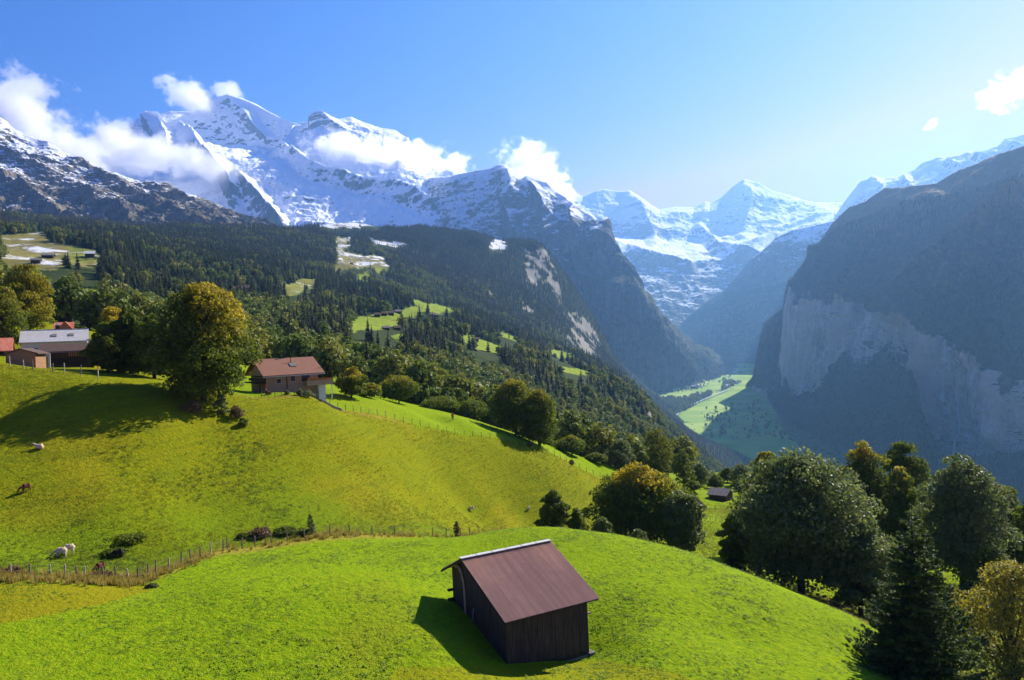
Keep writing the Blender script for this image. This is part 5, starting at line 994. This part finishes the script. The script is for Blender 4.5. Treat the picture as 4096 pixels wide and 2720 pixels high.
def ground_pts(n, y0, y1, seed, keep):
    r = np.random.default_rng(seed); Y = np.sqrt(r.uniform(y0*y0, y1*y1, n)); a = r.uniform(-.74, .74, n); p = np.stack([a*Y, Y, 0*Y], 1); k = keep(a, Y, p, r); p, a, Y = p[k], a[k], Y[k]; p[:, 2] = H(p[:, 0], p[:, 1]); return p, r
def inbarn(p): 
    q = p[:, :2]-np.array(B.o.location)[:2]; c, s_ = math.cos(R(30.7)), math.sin(R(30.7)); x, y = q[:, 0]*c+q[:, 1]*s_, -q[:, 0]*s_+q[:, 1]*c; return (x > B.x0-.2) & (x < B.x1+.2) & (y > B.yf-.2) & (y < B.yb+.2)
gp, r = ground_pts(62000, 44, 100, 1, lambda a, Y, p, r: (Y < field_limit(a)-.3) & ~inbarn(p) & (fbm(p, 7, 4, seed=90)+fbm(p, 1.6, 2, seed=92)*.5+r.normal(size=len(Y))*.35 > .12))
gs = r.uniform(.45, 1.15, len(gp))*(1+.5*fbm(gp, 5, 3, seed=93)); gs = gs*.85; scatter('field_weeds', gp, gs, [tuft('weed_tuft', 1, 12, .10, .34, M_tg), tuft('weed_tuft', 2, 9, .13, .30, M_tg), tuft('weed_tuft', 3, 14, .08, .4, M_tg)])
pp, r = ground_pts(260000, 64, 205, 2, lambda a, Y, p, r: (Y > field_limit(a)+.3) & (a < .62) & (np.interp(a, fl_a, fl_y, left=400, right=260) > Y) & (fbm(p, 9, 3, seed=95)+r.normal(size=len(Y))*.3 > -.05) & ~((a < -.42) & (Y > 116)))
ps = r.uniform(.5, 1.3, len(pp))*(1+.3*fbm(pp, 10, 3, seed=96)); gm = fbm(pp, 22, 3, seed=97)+sstep(120, 80, pp[:, 1])*.25 > .18
scatter('pasture_grass', pp[~gm], ps[~gm], [tuft('pasture_tuft', 4, 12, .13, .30, M_tp), tuft('pasture_tuft', 5, 16, .22, .4, M_tp, True)])
scatter('pasture_weeds', pp[gm], ps[gm], [tuft('green_pasture_tuft', 6, 14, .18, .36, leaf_mat('pasture_weeds', (0.09,0.15,0.006), (0.18,0.24,0.01), (0.26,0.26,0.02), trans=.5, inst=True))])
dpn = 5500; r = np.random.default_rng(9); a = r.uniform(-.74, -.02, dpn); Y = field_limit(a)+r.normal(size=dpn)*.9+.3; dk = (r.random(dpn) < np.where(a < -.42, .55, .10)*(.4+1.2*(fbm(np.stack([a*60, Y*0, 0*Y], 1), 2.2, 3, seed=4) > -.05))); a, Y = a[dk], Y[dk]; dp = np.stack([a*Y, Y, H(a*Y, Y)], 1)
scatter('dry_grass', dp, r.uniform(.45, 1.25, len(dp)), [tuft('dry_tuft', 7, 26, .5, .45, M_td, True)])
a = r.uniform(.27, .50, 5000); Y = np.interp(a, [.27, .36, .50], [89, 84, 72])+r.normal(size=5000)*1.2+2; dp = np.stack([a*Y, Y, H(a*Y, Y)], 1); scatter('rim_dry_grass', dp, r.uniform(.4, 1.0, len(dp)), [tuft('dry_tuft', 8, 22, .4, .45, M_td, True)])

# ---------------------------------------------------------------- clouds
def cloud_mat(name, dens, thr, seed):
    m = bpy.data.materials.new(name); m.use_nodes = True; t = m.node_tree; t.nodes.remove(t.nodes['Principled BSDF'])
    n = lambda k: t.nodes.new('ShaderNode'+k); L = t.links.new
    v = n('VolumePrincipled'); v.inputs['Color'].default_value = (.99, .99, 1, 1); v.inputs['Anisotropy'].default_value = .6
    tc = n('TexCoord'); ln = n('VectorMath'); ln.operation = 'LENGTH'; L(tc.outputs['Object'], ln.inputs[0])
    mp = n('Mapping'); mp.vector_type = 'TEXTURE'; L(n('NewGeometry').outputs['Position'], mp.inputs[0]); mp.inputs['Location'].default_value = (seed*977., seed*311., 0); mp.inputs['Scale'].default_value = (230, 230, 200)
    no = n('TexNoise'); L(mp.outputs[0], no.inputs['Vector']); no.inputs['Scale'].default_value = 1.0; no.inputs['Detail'].default_value = 5; no.inputs['Roughness'].default_value = .66
    a = n('Math'); a.operation = 'MULTIPLY_ADD'; L(no.outputs[0], a.inputs[0]); a.inputs[1].default_value = 2.5; a.inputs[2].default_value = -1.25
    b = n('Math'); b.operation = 'SUBTRACT'; L(a.outputs[0], b.inputs[0]); L(ln.outputs['Value'], b.inputs[1])
    c = n('MapRange'); L(b.outputs[0], c.inputs[0]); c.inputs[1].default_value = thr; c.inputs[2].default_value = thr+.28; c.inputs[4].default_value = dens; c.interpolation_type = 'SMOOTHSTEP'
    L(c.outputs[0], v.inputs['Density']); L(v.outputs[0], t.nodes['Material Output'].inputs['Volume']); m.cycles.volume_step_rate = .6
    return m
def cloud(label, u, v, d, wpx, hpx, rot=0, dens=.011, thr=-.62, seed=1, deep=.8):
    me = bpy.data.meshes.new('cloud'); bm = bmesh.new(); bmesh.ops.create_icosphere(bm, subdivisions=3, radius=1.0); bm.to_mesh(me); bm.free()
    me.materials.append(cloud_mat('cloud_vapour', dens, thr, seed)); o = bpy.data.objects.new('cloud', me); sc.collection.objects.link(o)
    p = P(u, v, d); o.location = p; k = 1.1; o.scale = (wpx/2/F*d*k, wpx/2/F*d*deep*k, hpx/2/F*d*k); o.rotation_euler = (0, R(rot)-ROLL, 0)
    tag(o, label, 'cloud', 'clouds round the snow peaks')
cloud('large pale cloud bank at the left edge above the dark ridge', 22, 112, 5600, 130, 100, 25, seed=1)
cloud('pale cloud slipping down behind the dark ridge near the left edge', 72, 150, 5700, 120, 60, 30, seed=2)
cloud('long pale cloud across the left foot of the snow massif', 135, 155, 6300, 170, 66, 12, seed=3)
cloud('upright puff rising from the long cloud left of the snow massif', 108, 136, 6400, 62, 60, 0, seed=9)
cloud('thin shredded cloud below the long cloud on the snow massif', 210, 168, 6400, 90, 52, 30, dens=.006, seed=4)
cloud('white cloud tilted against the main summit', 192, 100, 8350, 84, 44, 38, dens=.009, seed=5)
cloud('tiny cloud puff right above the main summit', 226, 92, 8700, 44, 24, 15, dens=.008, seed=6)
cloud('broad white cloud floating in front of the middle peaks', 348, 155, 7350, 120, 62, 3, seed=7)
cloud('right half of the broad white cloud, in front of the middle peaks', 405, 158, 7300, 110, 50, 2, seed=8)
cloud('small torn cloud over the saddle right of the broad white cloud', 452, 164, 8900, 60, 34, 10, dens=.01, seed=10)
cloud('bright cloud tower behind the dark banded peak', 528, 168, 7700, 84, 64, 32, dens=.011, seed=11)
cloud('low tail of the bright cloud sinking behind the dark banded peak', 555, 188, 7700, 70, 50, 35, dens=.015, seed=12)
cloud('bright white cloud cut by the right edge of the photo', 1008, 92, 9500, 72, 44, -20, dens=.011, seed=13)
cloud('tiny white cloud low in the sky left of the bright one at the right', 929, 126, 9500, 26, 15, -35, dens=.006, seed=14)

# ---------------------------------------------------------------- haze
def haze():
    m = bpy.data.materials.new('haze'); m.use_nodes = True; t = m.node_tree
    t.nodes.remove(t.nodes['Principled BSDF']); v = t.nodes.new('ShaderNodeVolumePrincipled')
    v.inputs['Color'].default_value = (0.26, 0.54, 1.0, 1); v.inputs['Density'].default_value = 4.5e-5; v.inputs['Anisotropy'].default_value = 0.45
    t.links.new(v.outputs[0], t.nodes['Material Output'].inputs['Volume'])
    x0, x1, y0, y1, z0, z1 = -11000, 16000, -400, 17000, -1500, 3600
    V = [(x, y, z) for x in (x0, x1) for y in (y0, y1) for z in (z0, z1)]
    o = mesh('haze', V, [(0,1,3,2),(4,6,7,5),(0,4,5,1),(2,3,7,6),(0,2,6,4),(1,5,7,3)], m, smooth=False); tag(o, kind='stuff')
haze()
